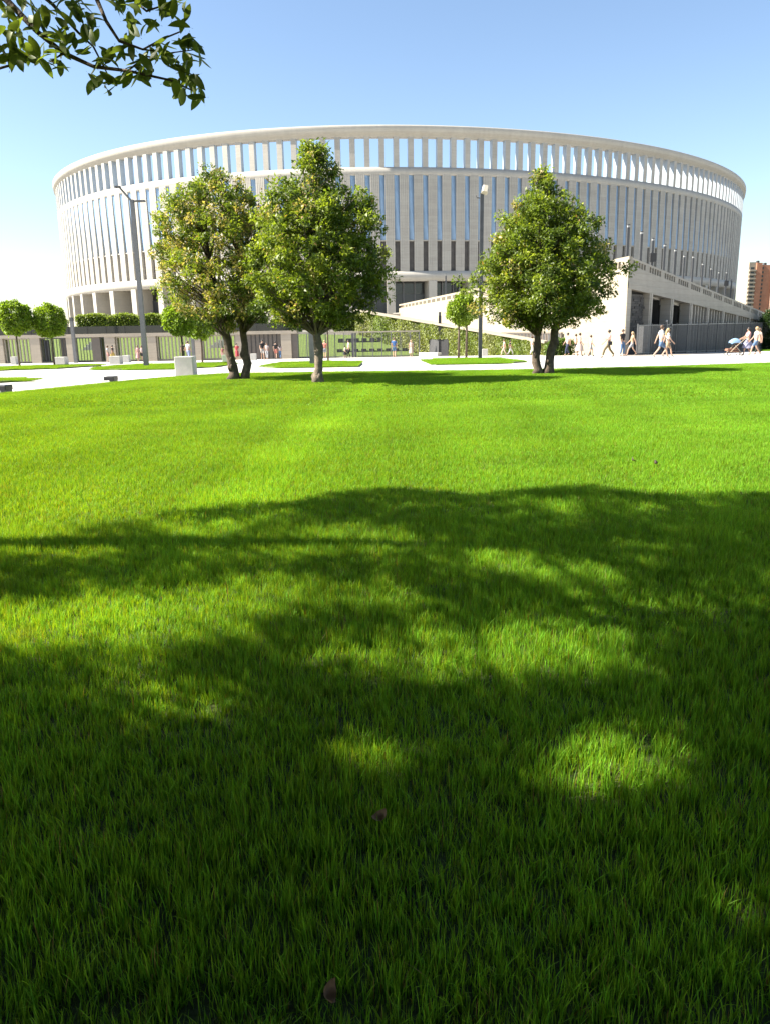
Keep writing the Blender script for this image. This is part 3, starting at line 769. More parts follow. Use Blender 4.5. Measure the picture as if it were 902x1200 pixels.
# ------------------------------------------------------------------ ivy wall
IA, IB = atY(418, 363, 89.0), atY(640, 400.5, 71.0)
iv = empty('ivy_wall', (IA[0], IA[1], float(zg(0, 89)))); tag(iv, 'long retaining wall covered in ivy with a pale coping sloping down', 'wall')
bpy.context.view_layer.update(); IINV = iv.matrix_world.inverted()
idv = (IB - IA)[:2]; IL = float(np.linalg.norm(idv)); idv = idv / IL; inn = np.array([-idv[1], idv[0]])     # inn points to the back
IMW = Matrix.Identity(4)
for i in range(2): IMW[i][0] = idv[i]; IMW[i][1] = inn[i]; IMW[i][3] = IA[i]
def ip(mb, name, m):                                       # local: x along the wall, y back, z up (absolute)
    o = mb.build(name, m, iv); o.matrix_parent_inverse = IINV; o.matrix_basis = IMW; return o
def isx(px):                                               # pixel column -> distance along the wall
    d = ray(px, 405); k_ = d[0] / d[1]; return float((k_ * IA[1] - IA[0]) / (idv[0] - k_ * idv[1]))
def igz(x): return float(zg(0, IA[1] + idv[1] * x)) - .06
za, zb_ = IA[2], IB[2]
def itop(x): return za + (zb_ - za) * x / IL
ip(wall_strip((0, 0), (IL, 0), np.array([0, 1.0]), -4, -4, za - .25, zb_ - .25, .5), 'wall', PIERST)
ip(wall_strip((-.1, -.38), (IL, -.38), np.array([0, 1.0]), za - .14, zb_ - .14, za + .06, zb_ + .06, .9), 'coping', CREAM)
rng = np.random.default_rng(91)
n = 36000; X = rng.random(n) * IL; zlo = zg(0, IA[1] + idv[1] * X) - .1; Z = zlo + rng.random(n) * (itop(X) - .12 - zlo)
dx0, dx1 = isx(505), isx(527); dzt = float((cC + ray(516, 397) * ((IA[1] + idv[1] * (dx0 + dx1) / 2) / ray(516, 397)[1]))[2])
keep = ~((X > dx0) & (X < dx1) & (Z < dzt)); X, Z = X[keep], Z[keep]; n = len(X)
th = .12 + .10 * np.sin(X * 1.7 + 1.3 * np.sin(Z * 1.1)) + .08 * np.sin(X * 4.1 + Z * 2)
C = np.column_stack([X, - th - .12 * rng.random(n) - .05, Z])
pat = .5 + .5 * np.sin(X * .9 + 1.2 * np.sin(X * .37)) * np.sin(Z * .5 + X * .23)
cc = (np.array([.17, .235, .045]) * (1 - pat[:, None]) + np.array([.27, .285, .12]) * pat[:, None]) * (.5 + rng.random((n, 1)))
Lh = .13 + .09 * rng.random(n)
o = leaf_cloud(C, np.column_stack([rng.normal(size=n) * .5, -.3 - .4 * rng.random(n), -.9 + .5 * rng.random(n)]), Lh, Lh * .75, cc, 'ivy', LEAFB, iv); o.matrix_parent_inverse = IINV; o.matrix_basis = IMW; o['kind'] = 'stuff'
xd = isx(516.5); gz = igz(xd)
ip(MB().box(xd, isx(526), -.14, -.02, gz, dzt - .1), 'doorway', BLACK)
mb = MB()
for q in np.arange(dx0, xd - .1, .16): mb.box(q, q + .1, -.3, -.2, gz, dzt - .05)
ip(mb, 'louvre_door', STEELL)
bo_ = MB().bbox(dx0, dx1, -1.9, -1.3, gz, gz + .42).build('concrete_bench', CONC); bo_.matrix_world = IMW
tag(bo_, 'low white concrete bench before the doorway in the ivy wall', 'bench')
# brown slatted railing above the low end of the ramp
ra, rb = atY(588, 400, 82.0), atY(657, 400, 68.6); rd = (rb - ra)[:2]; RL = float(np.linalg.norm(rd))
t = empty('slat_railing', (ra[0], ra[1], 0), math.atan2(rd[1], rd[0])); tag(t, 'brown slatted railing along the ramp behind the dense pear-shaped tree', 'railing')
z0_, z1_ = float(atY(650, 404, 70)[2]), float(atY(650, 389.5, 70)[2])
for k, q in enumerate(np.arange(0, RL, .34)):
    MB().box(q, q + .2, -.05, .05, z0_ - 1, z1_ - .12).build('slat', TAUPE if k % 3 else STEELL, t)
MB().box(-.1, RL + .1, -.09, .09, z1_ - .118, z1_).build('rail', TAUPE, t)
hx0, hx1 = wx(641, 405, 63), wx(672, 405, 63)
hedge_block(hx0, hx1, 62.8, 63.9, float(zg(0, 63)) - .05, float(atY(655, 398, 63)[2]), 'low hedge at the foot of the sunlit podium wall behind the walkers', 88, 'low hedges', (.09, .15, .02))

# ------------------------------------------------------------------ lamps, posts
def twin_lamp(base, H, label):
    t = empty('street_lamp', base); tag(t, label, 'lamp')
    MB().add([(x * r, y * r, z) for z, r in ((-.05, .125), (H, .095)) for x, y in ((-1, -1), (1, -1), (1, 1), (-1, 1))], [(3, 2, 1, 0), (4, 5, 6, 7), (0, 1, 5, 4), (1, 2, 6, 5), (2, 3, 7, 6), (3, 0, 4, 7)]).build('post', STEELL, t)
    MB().box(-.24, .24, -.24, .24, -.04, .03).build('base_plate', STEEL, t)
    MB().tube([(0, 0, H - .12), (-.55, -.2, H + .6)], .055, 8).build('arm', STEELL, t)
    MB().bbox(-.8, -.5, -.32, -.08, H + .58, H + .68, .02).build('lamp_head', STEEL, t)
    MB().tube([(0, 0, H - .1), (.3, 0, H - .06)], .05, 8).build('arm', STEELL, t)
    MB().bbox(.25, .72, -.12, .12, H - .12, H - .03, .02).build('lamp_head', STEEL, t)
    return t
p = gnd(172, 429); twin_lamp((p[0], p[1], p[2]), float(atY(160, 234, p[1])[2] - p[2]), 'tall grey street lamp with two arms standing on the grass island')
p = gnd(562, 420.5); H = float(atY(565, 226, p[1])[2] - p[2])
t = empty('street_lamp', tuple(p)); tag(t, 'tall dark street lamp with one pale floodlight head beside the young trees', 'lamp')
MB().box(-.11, .11, -.11, .11, -.05, H).build('post', STEEL, t)
MB().box(-.24, .24, -.24, .24, -.04, .03).build('base_plate', STEEL, t)
hd = MB().bbox(-.13, .22, -.28, .1, -.14, .3, .05).build('floodlight', mat('lamp_cream', (.55, .5, .4), .5), t); hd.location = (.1, -.1, H + .05); hd.rotation_euler = (R_(-25), R_(12), 0)
MB().tube([(0, 0, H - .3), (-.32, -.05, H - .28), (-.34, -.05, H - .15)], .03, 6).build('bracket', STEEL, t)
p = gnd(366.5, 427); t = empty('street_lamp', tuple(p)); tag(t, 'tall grey street lamp rising behind the single-trunk evergreen tree', 'lamp')
MB().box(-.14, .14, -.14, .14, -.05, 9.2).build('post', STEELL, t); MB().bbox(-.15, .55, -.14, .14, 9.2, 9.32, .03).build('lamp_head', STEEL, t)
for px_, Y, h_, lab, m in ((88, 74, 4.1, 'short grey lamp column beside the ball trees and dark gate', STEELL), (227, 74, 4.1, 'short grey lamp column half hidden by the touching ball trees', STEELL), (515, 80, 4.3, 'dark lamp column standing before the louvred door in the ivy wall', BLACK), (67, 120, 7.5, 'slim dark post rising above the hedges behind a ball tree', STEEL)):
    q = atY(px_, 410, Y); t = empty('lamp_column', (q[0], Y, float(zg(q[0], Y)))); tag(t, lab, 'lamp')
    MB().box(-.14, .14, -.14, .14, -.05, h_ - .35).build('column', m, t); MB().box(-.12, .12, -.12, .12, h_ - .345, h_).build('light_head', STEEL, t)
pls = [(507, 323), (522, 321), (538, 320), (553, 322), (699, 273), (736, 263), (751.6, 271), (764.7, 279), (778.6, 286), (791, 292), (801.5, 299), (812, 300), (823, 308.5), (833, 314), (842, 318.5), (851, 318.5), (857, 327)]
LENS = mat('lamp_lens', (.45, .45, .44), .3)
for k, (a, b) in enumerate(pls):
    hr = HOR - math.tan(ROLL) * (a - 451); dep = (12.4 - CH) * FPX / max(hr - b, 1) * .985
    q = cC + ray(a, b) * dep
    zb = 4.5 if inpoly(np.array([q[0]]), np.array([q[1]]), [(p[0], p[1]) for p in fp])[0] or k < 4 else float(zg(q[0], q[1])) - .1
    t = empty('podium_lamp', (q[0], q[1], zb))
    sp = k in (7, 15)
    ORD = ['first', 'second', 'third', 'fourth', 'fifth', 'sixth', 'seventh', 'eighth', 'ninth', 'tenth', 'eleventh', 'twelfth', 'thirteenth']
    tag(t, ('slim podium lamp column carrying a dark loudspeaker box, ' + ('the nearer one to the podium corner' if k == 7 else 'far along the ramp wall')) if sp else ((ORD[k] + ' slim lamp column before the glazed entrance, counted from the ivy wall') if k < 4 else (ORD[k - 4] + ' slim lamp column above the shaded ramp wall, counted from the podium corner')), 'lamp', 'lamp columns on the podium')
    Hh = float(q[2] - zb)
    cm = MB().box(-.13, .13, -.13, .13, 0, Hh - .3).build('column', STEEL, t); MB().box(-.125, .125, -.125, .125, Hh - .295, Hh - .1).build('lens', LENS, cm); MB().box(-.14, .14, -.14, .14, Hh - .095, Hh).build('cap', STEEL, cm)
    if sp: MB().bbox(-.42, .42, -.5, -.14, Hh - 2.9, Hh - 1.8, .05).build('loudspeaker', BLACK, t)

# ------------------------------------------------------------------ planters, benches, bin
def planter(px0, px1, py0, py1, Y, label, name='planter_box', cat='planter', m=CONC, grp='concrete planters on the plaza'):
    a, b = atY(px0, py1, Y), atY(px1, py1, Y); zt_ = atY((px0 + px1) / 2, py0, Y)[2]; w_ = b[0] - a[0]; z0 = float(zg(0, Y)); h_ = zt_ - z0
    t = empty(name, ((a[0] + b[0]) / 2, Y + w_ / 2, z0)); tag(t, label, cat, grp)
    mb = MB(); w2 = w_ / 2; d = .09 * min(1, w_)
    mb.bbox(-w2, w2, -w2, -w2 + d, -.1, h_, .015).bbox(-w2, w2, w2 - d, w2, -.1, h_, .015).bbox(-w2, -w2 + d, -w2 + d, w2 - d, -.1, h_ - .002, .015).bbox(w2 - d, w2, -w2 + d, w2 - d, -.1, h_ - .002, .015)
    mb.build('box', m, t); MB().box(-w2 + d, w2 - d, -w2 + d, w2 - d, -.05, h_ - .12).build('soil', mat('dark_soil', (.05, .04, .03), .95, .3, 10), t)
planter(206, 227, 418, 440.5, float(gnd(216, 440.6)[1]) + .1, 'large white concrete planter box at the lawn edge beside the broad evergreen tree')
planter(13, 19, 418, 424, 66, 'tiny pale planter box beside the end ball tree, before a grille')
planter(64, 76.5, 418.5, 428, 58, 'pale concrete planter box beside a ball tree near the short grey lamp column')
planter(128.5, 141, 417.5, 427.5, 58, 'pale planter box in front of the person in a yellow skirt')
planter(144, 151.5, 416.5, 422.5, 68, 'small pale planter box near the person in a yellow skirt')
planter(294, 300.5, 414.5, 420.5, 70, 'small white planter box before the taupe gate')
planter(564.5, 571, 409, 415.3, 72, 'small grey planter box at the foot of the ivy wall')
planter(261, 267, 416, 427.5, 56, 'pale green litter bin beside the broad evergreen tree', 'litter_bin', 'bin', mat('pale_green', (.33, .40, .28), .6), None)
for (a, b, c, d_, lab) in ((122, 134, 441.5, 447.5, 'dark cantilevered bench near the lawn edge below the twin-arm lamp'), (-8, 7.5, 452, 461, 'dark bench at the lawn edge before the small grass island')):
    g = gnd((a + b) / 2, d_); Y = float(g[1]); p0, p1 = atY(a, d_, Y), atY(b, d_, Y); zt_ = atY(a, c, Y)[2] - g[2]; w_ = p1[0] - p0[0]
    t = empty('bench', ((p0[0] + p1[0]) / 2, Y, g[2])); tag(t, lab, 'bench')
    MB().bbox(-w_ / 2, w_ / 2, 0, .45, zt_ - .13, zt_, .015).build('seat', BLACK, t)
    MB().box(w_ * .0, w_ / 2 - .002, .05, .4, -.08, zt_ - .131).build('pedestal', STEEL, t)

# ------------------------------------------------------------------ apartment block far right
ap = empty('apartment_building', (259, 566, -2)); tag(ap, 'distant red brick apartment tower with cream balconies beyond the stadium', 'building')
RED = mat('red_brick', (.52, .23, .14), .85, .12, .3); CRM = mat('pale_render', (.42, .345, .27), .85, .08, .3); WIN = mat('window_glass', (.04, .045, .05), .2); SALM = mat('salmon_brick', (.55, .36, .27), .85, .1, .3)
nf = 15; fh = 2.95
segs = [(0, 5, 0, CRM, 44.5), (5, 9, -.8, RED, 44.0), (9, 16.5, 0.4, RED, 42.5), (16.5, 20, -.8, SALM, 42.5), (20, 24, .5, RED, 42.0), (24, 27.5, -.8, SALM, 41.0), (27.5, 32, .5, CRM, 41.0), (32, 37, -.5, SALM, 40), (37, 48, .3, RED, 40)]
for (a, b, dy, m, h_) in segs: MB().box(a, b - .003, dy, dy + 14, -9, h_).build('wall', m, ap)
wm = {w_: MB().box(0, w_, -.06, .05, 0, 1.5).mesh('window', WIN) for w_ in (1.1, 1.6, 2.6)}
bal = MB().box(0, 4.6, -1.2, 0, 0, 1.1).mesh('balcony', CRM)
for f_ in range(nf):
    z = 1.2 + f_ * fh * .93
    bo = obj('balcony', bal, ap, (.2, 0, z - 1.3)); obj('window', wm[2.6], bo, (1.0, -.01, 1.3))
    obj('window', wm[1.1], ap, (9.6, .39, z)); obj('window', wm[1.6], ap, (17.4, -.81, z)); obj('window', wm[1.1], ap, (21.4, .49, z)); obj('window', wm[1.6], ap, (25, -.81, z)); obj('window', wm[1.1], ap, (29.3, .49, z)); obj('window', wm[1.6], ap, (33.5, -.51, z))
for (x, z) in ((12, 42.5), (6.8, 44), (18, 42.5), (26, 41)): MB().box(x, x + 1.6, 3, 5, z - .1, z + 1.7).build('chimney', STEEL, ap)
# dark shrub at the end of the ramp wall
q = atY(903, 390, 81); ball_t = ball_tree(904, 400, 82, 1.5, 1.9, 'dark green shrub at the far end of the ramp wall', 'shrubs', 1.3, 55, .1, .15, 'shrub', (.03, .06, .014)); ball_t.name = 'shrub'
# a stretch of low trees along the far left horizon is not seen; the sky meets the terrace there

# ------------------------------------------------------------------ people
SKINM = mat('skin', (.50, .31, .22), .55); SKIN2 = mat('skin_tan', (.42, .25, .17), .55)
HAIRS = {'dark': mat('hair_dark', (.02, .014, .01), .5), 'brown': mat('hair_brown', (.09, .05, .028), .5), 'blond': mat('hair_blond', (.42, .30, .15), .5), 'grey': mat('hair_grey', (.2, .18, .16), .5)}
SHOE = {'w': mat('shoe_white', (.7, .7, .68), .6), 'd': mat('shoe_dark', (.04, .038, .036), .6)}
def cloth(c): return mat('cloth_%d_%d_%d' % tuple(int(x * 100) for x in c), c, .9, .12, 14)
def skin_obj(name, J, E, rad, m, parent, root=0, sub=1):
    me = bpy.data.meshes.new(name); me.from_pydata([tuple(j) for j in J], E, []); me.update(); me.materials.append(m)
    o = obj(name, me, parent); md = o.modifiers.new('skin', 'SKIN'); md.use_smooth_shade = True
    if not me.skin_vertices: return o
    for i, r in enumerate(rad):
        sv = me.skin_vertices[0].data[i]; sv.radius = (r, r) if not hasattr(r, '__len__') else r; sv.use_root = (i == root)
    s = o.modifiers.new('sub', 'SUBSURF'); s.levels = sub; s.render_levels = sub
    return o
WHITE, NAVY, BLK, DENIM, PINK, TAN, REDC, GREYC, BLU, OLIVE, YEL, CORAL = (.72, .71, .69), (.03, .04, .085), (.02, .02, .022), (.10, .17, .30), (.55, .30, .29), (.42, .29, .18), (.45, .06, .07), (.3, .3, .32), (.07, .17, .42), (.13, .10, .055), (.6, .42, .10), (.6, .22, .17)
def person(px, hy, fy, face, stride, top, bottom, hair, label, kind='trousers', longhair=False, arm='swing', bag=None, real=1.7, grp=None, skin=None, shoe='d', depth=None):
    k = FPX * real * .985; dep = depth or k / (fy - hy)
    if 560 < px < 640: dep = min(dep, 69.0); real = dep * (fy - hy) / (FPX * .985)
    if px < 500 and dep > 75: dep = 75.0; real = dep * (fy - hy) / (FPX * .985)
    d = ray(px, fy); q = cC + d * dep; z0 = float(zg(q[0], q[1])) - .045
    t = empty('person', (q[0], q[1], z0), R_(face)); tag(t, label, 'person', grp); t.scale = (real / 1.72,) * 3
    sk = skin or SKINM; sd = stride
    hip, kn, an, toe = {}, {}, {}, {}
    for s, ph in ((1, 1), (-1, -1)):
        hip[s] = np.array([0, .085 * s, .90]); f = sd * ph
        an[s] = np.array([f * .42, .075 * s, .09 + (.05 * sd if f < 0 else 0)]); kn[s] = (hip[s] + an[s]) / 2 + np.array([.05 + .05 * abs(sd), 0, .0]); toe[s] = an[s] + np.array([.15, .01 * s, -.055 if f >= 0 else -.065])
    pel = np.array([0, 0, .97]); sp = np.array([.01, 0, 1.14]); ch = np.array([0, 0, 1.33]); nk = np.array([.0, 0, 1.475]); h0 = np.array([.025, 0, 1.545]); h1 = np.array([.025, 0, 1.61]); h2 = np.array([.01, 0, 1.675]); nose = np.array([.125, 0, 1.60])
    J = [pel, sp, ch, nk, h0, h1, h2, nose]; rad = [.115, .105, .125, .052, (.062), .085, .06, .012]
    E = [(0, 1), (1, 2), (2, 3), (3, 4), (4, 5), (5, 6), (5, 7)]
    armj = {}
    for s in (1, -1):
        i = len(J); sh = np.array([-.01, .165 * s, 1.40]); f = -sd * s * .9
        el = np.array([f * .12 - .03, .215 * s, 1.13]); wr = np.array([f * .30 + .05, .215 * s, .90])
        if arm == 'fold' or (arm == 'hold' and s == 1): el = np.array([-.02, .22 * s, 1.13]); wr = np.array([.20, .12 * s, 1.16])
        if arm == 'push': el = np.array([.12, .2 * s, 1.16]); wr = np.array([.36, .17 * s, 1.05])
        if arm == 'hip' and s == 1: el = np.array([-.08, .33, 1.14]); wr = np.array([.05, .19, 1.0])
        dr = (wr - el) / np.linalg.norm(wr - el); pal = wr + dr * .07
        J += [sh, el, wr, pal]; rad += [.058, .042, .028, (.034, .022)]; E += [(2, i), (i, i + 1), (i + 1, i + 2), (i + 2, i + 3)]
        side = np.array([1.0, 0, 0]) - dr * dr[0]; side /= np.linalg.norm(side); ins = np.cross(dr, side) * s
        for fi, (o_, ln) in enumerate(((.028, .075), (.010, .085), (-.009, .078), (-.026, .06))):
            a = len(J); m_ = pal + side * o_ + dr * ln * .55; e_ = pal + side * o_ * .9 + dr * ln * .9 - ins * .02
            J += [m_, e_]; rad += [.0095, .008]; E += [(i + 3, a), (a, a + 1)]
        a = len(J); J += [wr + dr * .03 + side * .035, wr + dr * .075 + side * .05]; rad += [.012, .009]; E += [(i + 2, a), (a, a + 1)]
        armj[s] = (sh, el, wr)
    for s in (1, -1):
        i = len(J); J += [hip[s], kn[s], an[s], toe[s]]; rad += [.085, .055, .038, .03]; E += [(0, i), (i, i + 1), (i + 1, i + 2), (i + 2, i + 3)]
    skin_obj('body', J, E, rad, sk, t)
    # shirt
    J2 = [np.array([0, 0, .93]), sp, ch, np.array([0, 0, 1.44])]; r2 = [.142, .128, .148, .075]; E2 = [(0, 1), (1, 2), (2, 3)]
    for s in (1, -1):
        sh, el, wr = armj[s]; i = len(J2); J2 += [sh, sh + (el - sh) * .62]; r2 += [.074, .062]; E2 += [(2, i), (i, i + 1)]
    skin_obj('top', J2, E2, r2, cloth(top), t)
    if kind in ('trousers', 'shorts'):
        J3 = [np.array([0, 0, 1.0]), np.array([0, 0, .93])]; r3 = [.135, .135]; E3 = [(0, 1)]
        for s in (1, -1):
            i = len(J3); e_ = an[s] + np.array([0, 0, .03]) if kind == 'trousers' else kn[s] + (hip[s] - kn[s]) * .15
            J3 += [hip[s] - (0, 0, .04), (kn[s] if kind == 'trousers' else (hip[s] + e_) / 2)] + [e_]; r3 += [.1, .074 if kind == 'trousers' else .095, .062 if kind == 'trousers' else .088]; E3 += [(1, i), (i, i + 1), (i + 1, i + 2)]
        skin_obj('trousers' if kind == 'trousers' else 'shorts', J3, E3, r3, cloth(bottom), t)
    else:
        ln = .45 if kind == 'skirt' else .38
        mb = MB(); nn = 18; rings = []
        for (zz, r_) in ((1.04, .12), (.93, .155), (.75, .19 + .08 * sd), (ln, .23 + .15 * sd)):
            for j in range(nn):
                a = 6.2832 * j / nn; rr_ = r_ * (1 + .06 * math.sin(a * 6) * (1.0 - zz)); mb.v.append((rr_ * math.cos(a) * (1.15 if zz < .8 else .9), rr_ * math.sin(a) * .9, zz))
        for i in range(3):
            for j in range(nn): k_ = (j + 1) % nn; mb.f.append((i * nn + j, i * nn + k_, i * nn + nn + k_, i * nn + nn + j))
        mb.build('skirt', cloth(bottom), t, smooth=True)
    for s in (1, -1):
        a = an[s]; skin_obj('shoe', [a + (-.03, 0, -.045), a + (.05, 0, -.05), a + (.15, 0, -.06)], [(0, 1), (1, 2)], [.045, .047, .036], SHOE[shoe], t)
    hm = MB(); hm.lathe([(.06, -.085), (.098, -.04), (.102, .02), (.085, .07), (.045, .098), (0, .105)], 12)
    ho = hm.build('hair', HAIRS[hair], t, smooth=True); ho.location = (.0, 0, 1.635); ho.rotation_euler = (0, R_(-22), 0); ho.scale = (1.02, .95, 1)
    if longhair:
        skin_obj('long_hair', [(-.05, 0, 1.66), (-.085, 0, 1.54), (-.11, 0, 1.38), (-.12, 0, 1.27)], [(0, 1), (1, 2), (2, 3)], [.07, .085, .075, .035], HAIRS[hair], t)
    fm = MB()
    for s in (1, -1): fm.box(.098, .108, s * .035 - .014, s * .035 + .014, 1.612, 1.626)
    fm.box(.1, .108, -.022, .022, 1.552, 1.56); fm.build('face', HAIRS['dark'], t)
    if bag:
        b = MB().bbox(-.13, .13, .2, .33, .78, 1.02, .03).tube([(0, .26, 1.02), (0, .2, 1.25), (0, .12, 1.45)], .012, 6)
        b.build('bag', cloth(bag), t)
    return t
G = 'people walking on the plaza'
person(773, 380, 417.3, 0, 1.0, WHITE, DENIM, 'brown', 'man in white tee and blue shorts striding beside a woman past the steel fence', 'shorts', grp=G, real=1.8, shoe='w')
person(780.5, 384.5, 417.3, 0, .8, WHITE, TAN, 'blond', 'woman in white top and tan shorts walking beside the man in blue shorts', 'shorts', longhair=True, grp=G, real=1.66, shoe='w')
person(728, 387, 417, -60, .15, BLK, DENIM, 'brown', 'man in black tee and blue jeans standing by the podium corner', 'trousers', grp=G, real=1.78)
person(739.5, 390, 416.8, 180, .9, TAN, GREYC, 'blond', 'blond woman in grey shorts walking before the dark brick panel', 'shorts', longhair=True, grp=G, real=1.62)
person(712, 388.5, 419.5, 180, .9, PINK, OLIVE, 'dark', 'woman in pink top and olive trousers walking with a dark bag', 'trousers', grp=G, bag=BLK, real=1.68, arm='hold')
person(691, 393, 416.8, 0, .5, WHITE, GREYC, 'brown', 'young person in white tee and grey shorts by the sunlit wall', 'shorts', grp=G, real=1.45)
person(678, 390.5, 416.5, 0, .5, (.62, .55, .52), (.55, .45, .4), 'brown', 'woman in pale dress carrying a tan bag before the sunlit wall', 'dress', grp=G, bag=TAN, real=1.66)
person(673.5, 391.5, 415.5, 0, .4, (.5, .4, .36), BLK, 'brown', 'person in beige top and black trousers half behind the woman in pale dress', 'trousers', grp=G, real=1.66)
person(664, 390.3, 416, 200, .5, WHITE, NAVY, 'dark', 'man in white shirt and navy trousers beside the dense pear-shaped tree', 'trousers', grp=G, real=1.75)
person(622.5, 394, 415.5, 0, .4, WHITE, WHITE, 'brown', 'person in white passing behind the pear-shaped tree stems', 'trousers', grp=G, real=1.7)
person(590, 397, 415.3, 180, .7, (.55, .42, .34), (.58, .45, .36), 'brown', 'person in beige clothes walking along the ivy wall', 'trousers', grp=G, real=1.74)
person(597, 398, 415.3, 0, .8, BLK, WHITE, 'dark', 'person in black top and white trousers walking along the ivy wall', 'trousers', grp=G, real=1.68)
person(539, 397.5, 417, 90, .2, (.55, .42, .38), GREYC, 'blond', 'person in pale top standing behind the pair of young trees', 'shorts', grp=G, real=1.68)
person(462, 397.3, 420.3, 90, .35, BLU, DENIM, 'brown', 'person in blue shirt and shorts walking away towards the ivy wall', 'shorts', grp=G, real=1.7)
person(481.5, 399, 418, -90, .25, (.6, .47, .4), (.58, .45, .38), 'blond', 'woman in pale pink dress before the ivy wall', 'dress', grp=G, real=1.62)
person(404.3, 402.5, 416.2, 0, .3, WHITE, BLK, 'dark', 'person in white top and dark skirt by the mesh fence, taller companion alongside', 'skirt', grp=G, real=1.62, depth=76)
person(408.8, 402, 416.6, 180, .3, WHITE, BLK, 'dark', 'person in white shirt and black trousers by the mesh fence', 'trousers', grp=G, real=1.7, depth=75)
person(381, 402, 416.5, 90, .3, CORAL, GREYC, 'blond', 'person in coral top half hidden by the single pale trunk', 'shorts', grp=G, real=1.65, depth=70)
person(308.5, 400, 422.4, -70, .55, BLK, (.45, .42, .4), 'dark', 'man in black tee and pale shorts walking with a woman before the taupe gate', 'shorts', grp=G, real=1.75)
person(313.5, 401, 419.5, -90, .3, (.6, .5, .48), (.5, .5, .52), 'brown', 'woman in pale clothes beside the man in black tee', 'trousers', grp=G, real=1.66)
person(324, 400, 420, 90, .4, BLK, CORAL, 'dark', 'person in black top and coral shorts before the taupe gate', 'shorts', grp=G, real=1.74)
person(328.8, 403, 419.8, 90, .4, (.5, .42, .42), DENIM, 'dark', 'woman with long dark hair and blue jeans beside the person in coral shorts', 'trousers', longhair=True, grp=G, real=1.6)
person(278.5, 402, 420.6, -90, .2, REDC, REDC, 'dark', 'woman in red dress seen between the two dark stems', 'dress', grp=G, real=1.66)
person(261.5, 404, 419, -90, .2, (.28, .1, .1), PINK, 'dark', 'person in dark red top standing near the pale green bin', 'shorts', grp=G, real=1.66, depth=76)
person(221.5, 396.5, 419.5, 60, .3, WHITE, (.25, .3, .45), 'brown', 'person in white shirt behind the large white planter box', 'trousers', grp=G, real=1.72)
person(215.5, 398, 419.5, 60, .3, BLK, BLK, 'dark', 'person in black standing behind the large white planter box', 'trousers', grp=G, real=1.66)
person(162.5, 402.5, 420.6, -90, .3, PINK, PINK, 'brown', 'woman in pink dress walking beside the tall twin-arm lamp', 'dress', grp=G, real=1.62)
person(167, 402.5, 420.4, -90, .3, (.6, .45, .43), BLK, 'brown', 'person in pale top and black shorts close to the tall twin-arm lamp', 'shorts', grp=G, real=1.66)
person(127.5, 402.5, 421, 0, .2, WHITE, PINK, 'brown', 'person in white top beside the person in a yellow skirt', 'shorts', grp=G, real=1.66)
person(133, 402, 421, 180, .2, BLK, YEL, 'dark', 'person in black top and yellow skirt behind a planter box', 'skirt', grp=G, real=1.68)
# group with the pushchair
person(874.5, 384, 415.3, 180, .6, PINK, (.3, .3, .42), 'dark', 'dark-haired woman in pink top pushing the pushchair', 'skirt', longhair=True, arm='push', grp=G, real=1.66)
person(884, 383.3, 415.5, 180, .8, (.66, .58, .52), DENIM, 'blond', 'woman in cream top and denim shorts walking behind the pushchair', 'shorts', longhair=True, grp=G, real=1.68, shoe='w')
person(887.5, 385, 414.6, 180, .5, (.4, .3, .26), BLK, 'brown', 'person in black trousers half hidden behind the woman in denim shorts', 'trousers', grp=G, real=1.66)
q = cC + ray(859, 415.2) * (FPX * 1.66 * .985 / 31.3); t = empty('pushchair', (q[0], q[1], float(zg(q[0], q[1])) - .04), R_(180)); tag(t, 'baby pushchair with light blue hood pushed past the steel fence', 'pushchair')
for sx in (-.38, .38):
    for sy in (-.25, .25):
        r = .14 if sx < 0 else .11; n_ = 14
        wv = MB(); wv.tube([(sx + r * math.cos(6.2832 * j / n_), sy, r + r * math.sin(6.2832 * j / n_) * .9) for j in range(n_ + 1)], .022, 6); wv.build('wheel', BLACK, t)
TF = mat('tan_frame', (.45, .36, .26), .5)
for sy in (-.24, .24):
    MB().tube([(.38, sy, .14), (.0, sy, .55), (-.55, sy, 1.02)], .02, 6).tube([(-.38, sy, .14), (.05, sy, .6)], .018, 6).build('frame', TF, t)
MB().tube([(-.55, -.24, 1.02), (-.58, 0, 1.04), (-.55, .24, 1.02)], .022, 6).build('handle', BLACK, t)
sm = MB(); sm.add([(.45, -.2, .42), (.45, .2, .42), (-.12, .2, .42), (-.12, -.2, .42), (-.3, .2, .85), (-.3, -.2, .85), (.5, -.2, .30), (.5, .2, .30), (-.15, .2, .33), (-.15, -.2, .33)], [(0, 1, 2, 3), (3, 2, 4, 5), (6, 9, 8, 7), (0, 6, 7, 1), (1, 7, 8, 2), (0, 3, 9, 6)])
sm.build('seat', cloth((.25, .12, .08)), t)
hm = MB()
for i in range(7):
    a = R_(25 + i * 22)
    for j in range(7):
        b = R_(-90 + j * 30); hm.v.append((-.02 + .42 * math.cos(a) * (.75 + .25 * math.cos(b)), .24 * math.sin(b), .62 + .42 * math.sin(a) * (.35 + .65 * math.cos(b))))
for i in range(6):
    for j in range(6): hm.f.append((i * 7 + j, i * 7 + j + 1, i * 7 + j + 8, i * 7 + j + 7))
hm.build('hood', cloth((.20, .32, .48)), t, smooth=True)
MB().bbox(-.25, .25, -.19, .19, .2, .3, .04).build('basket', cloth((.3, .16, .1)), t)

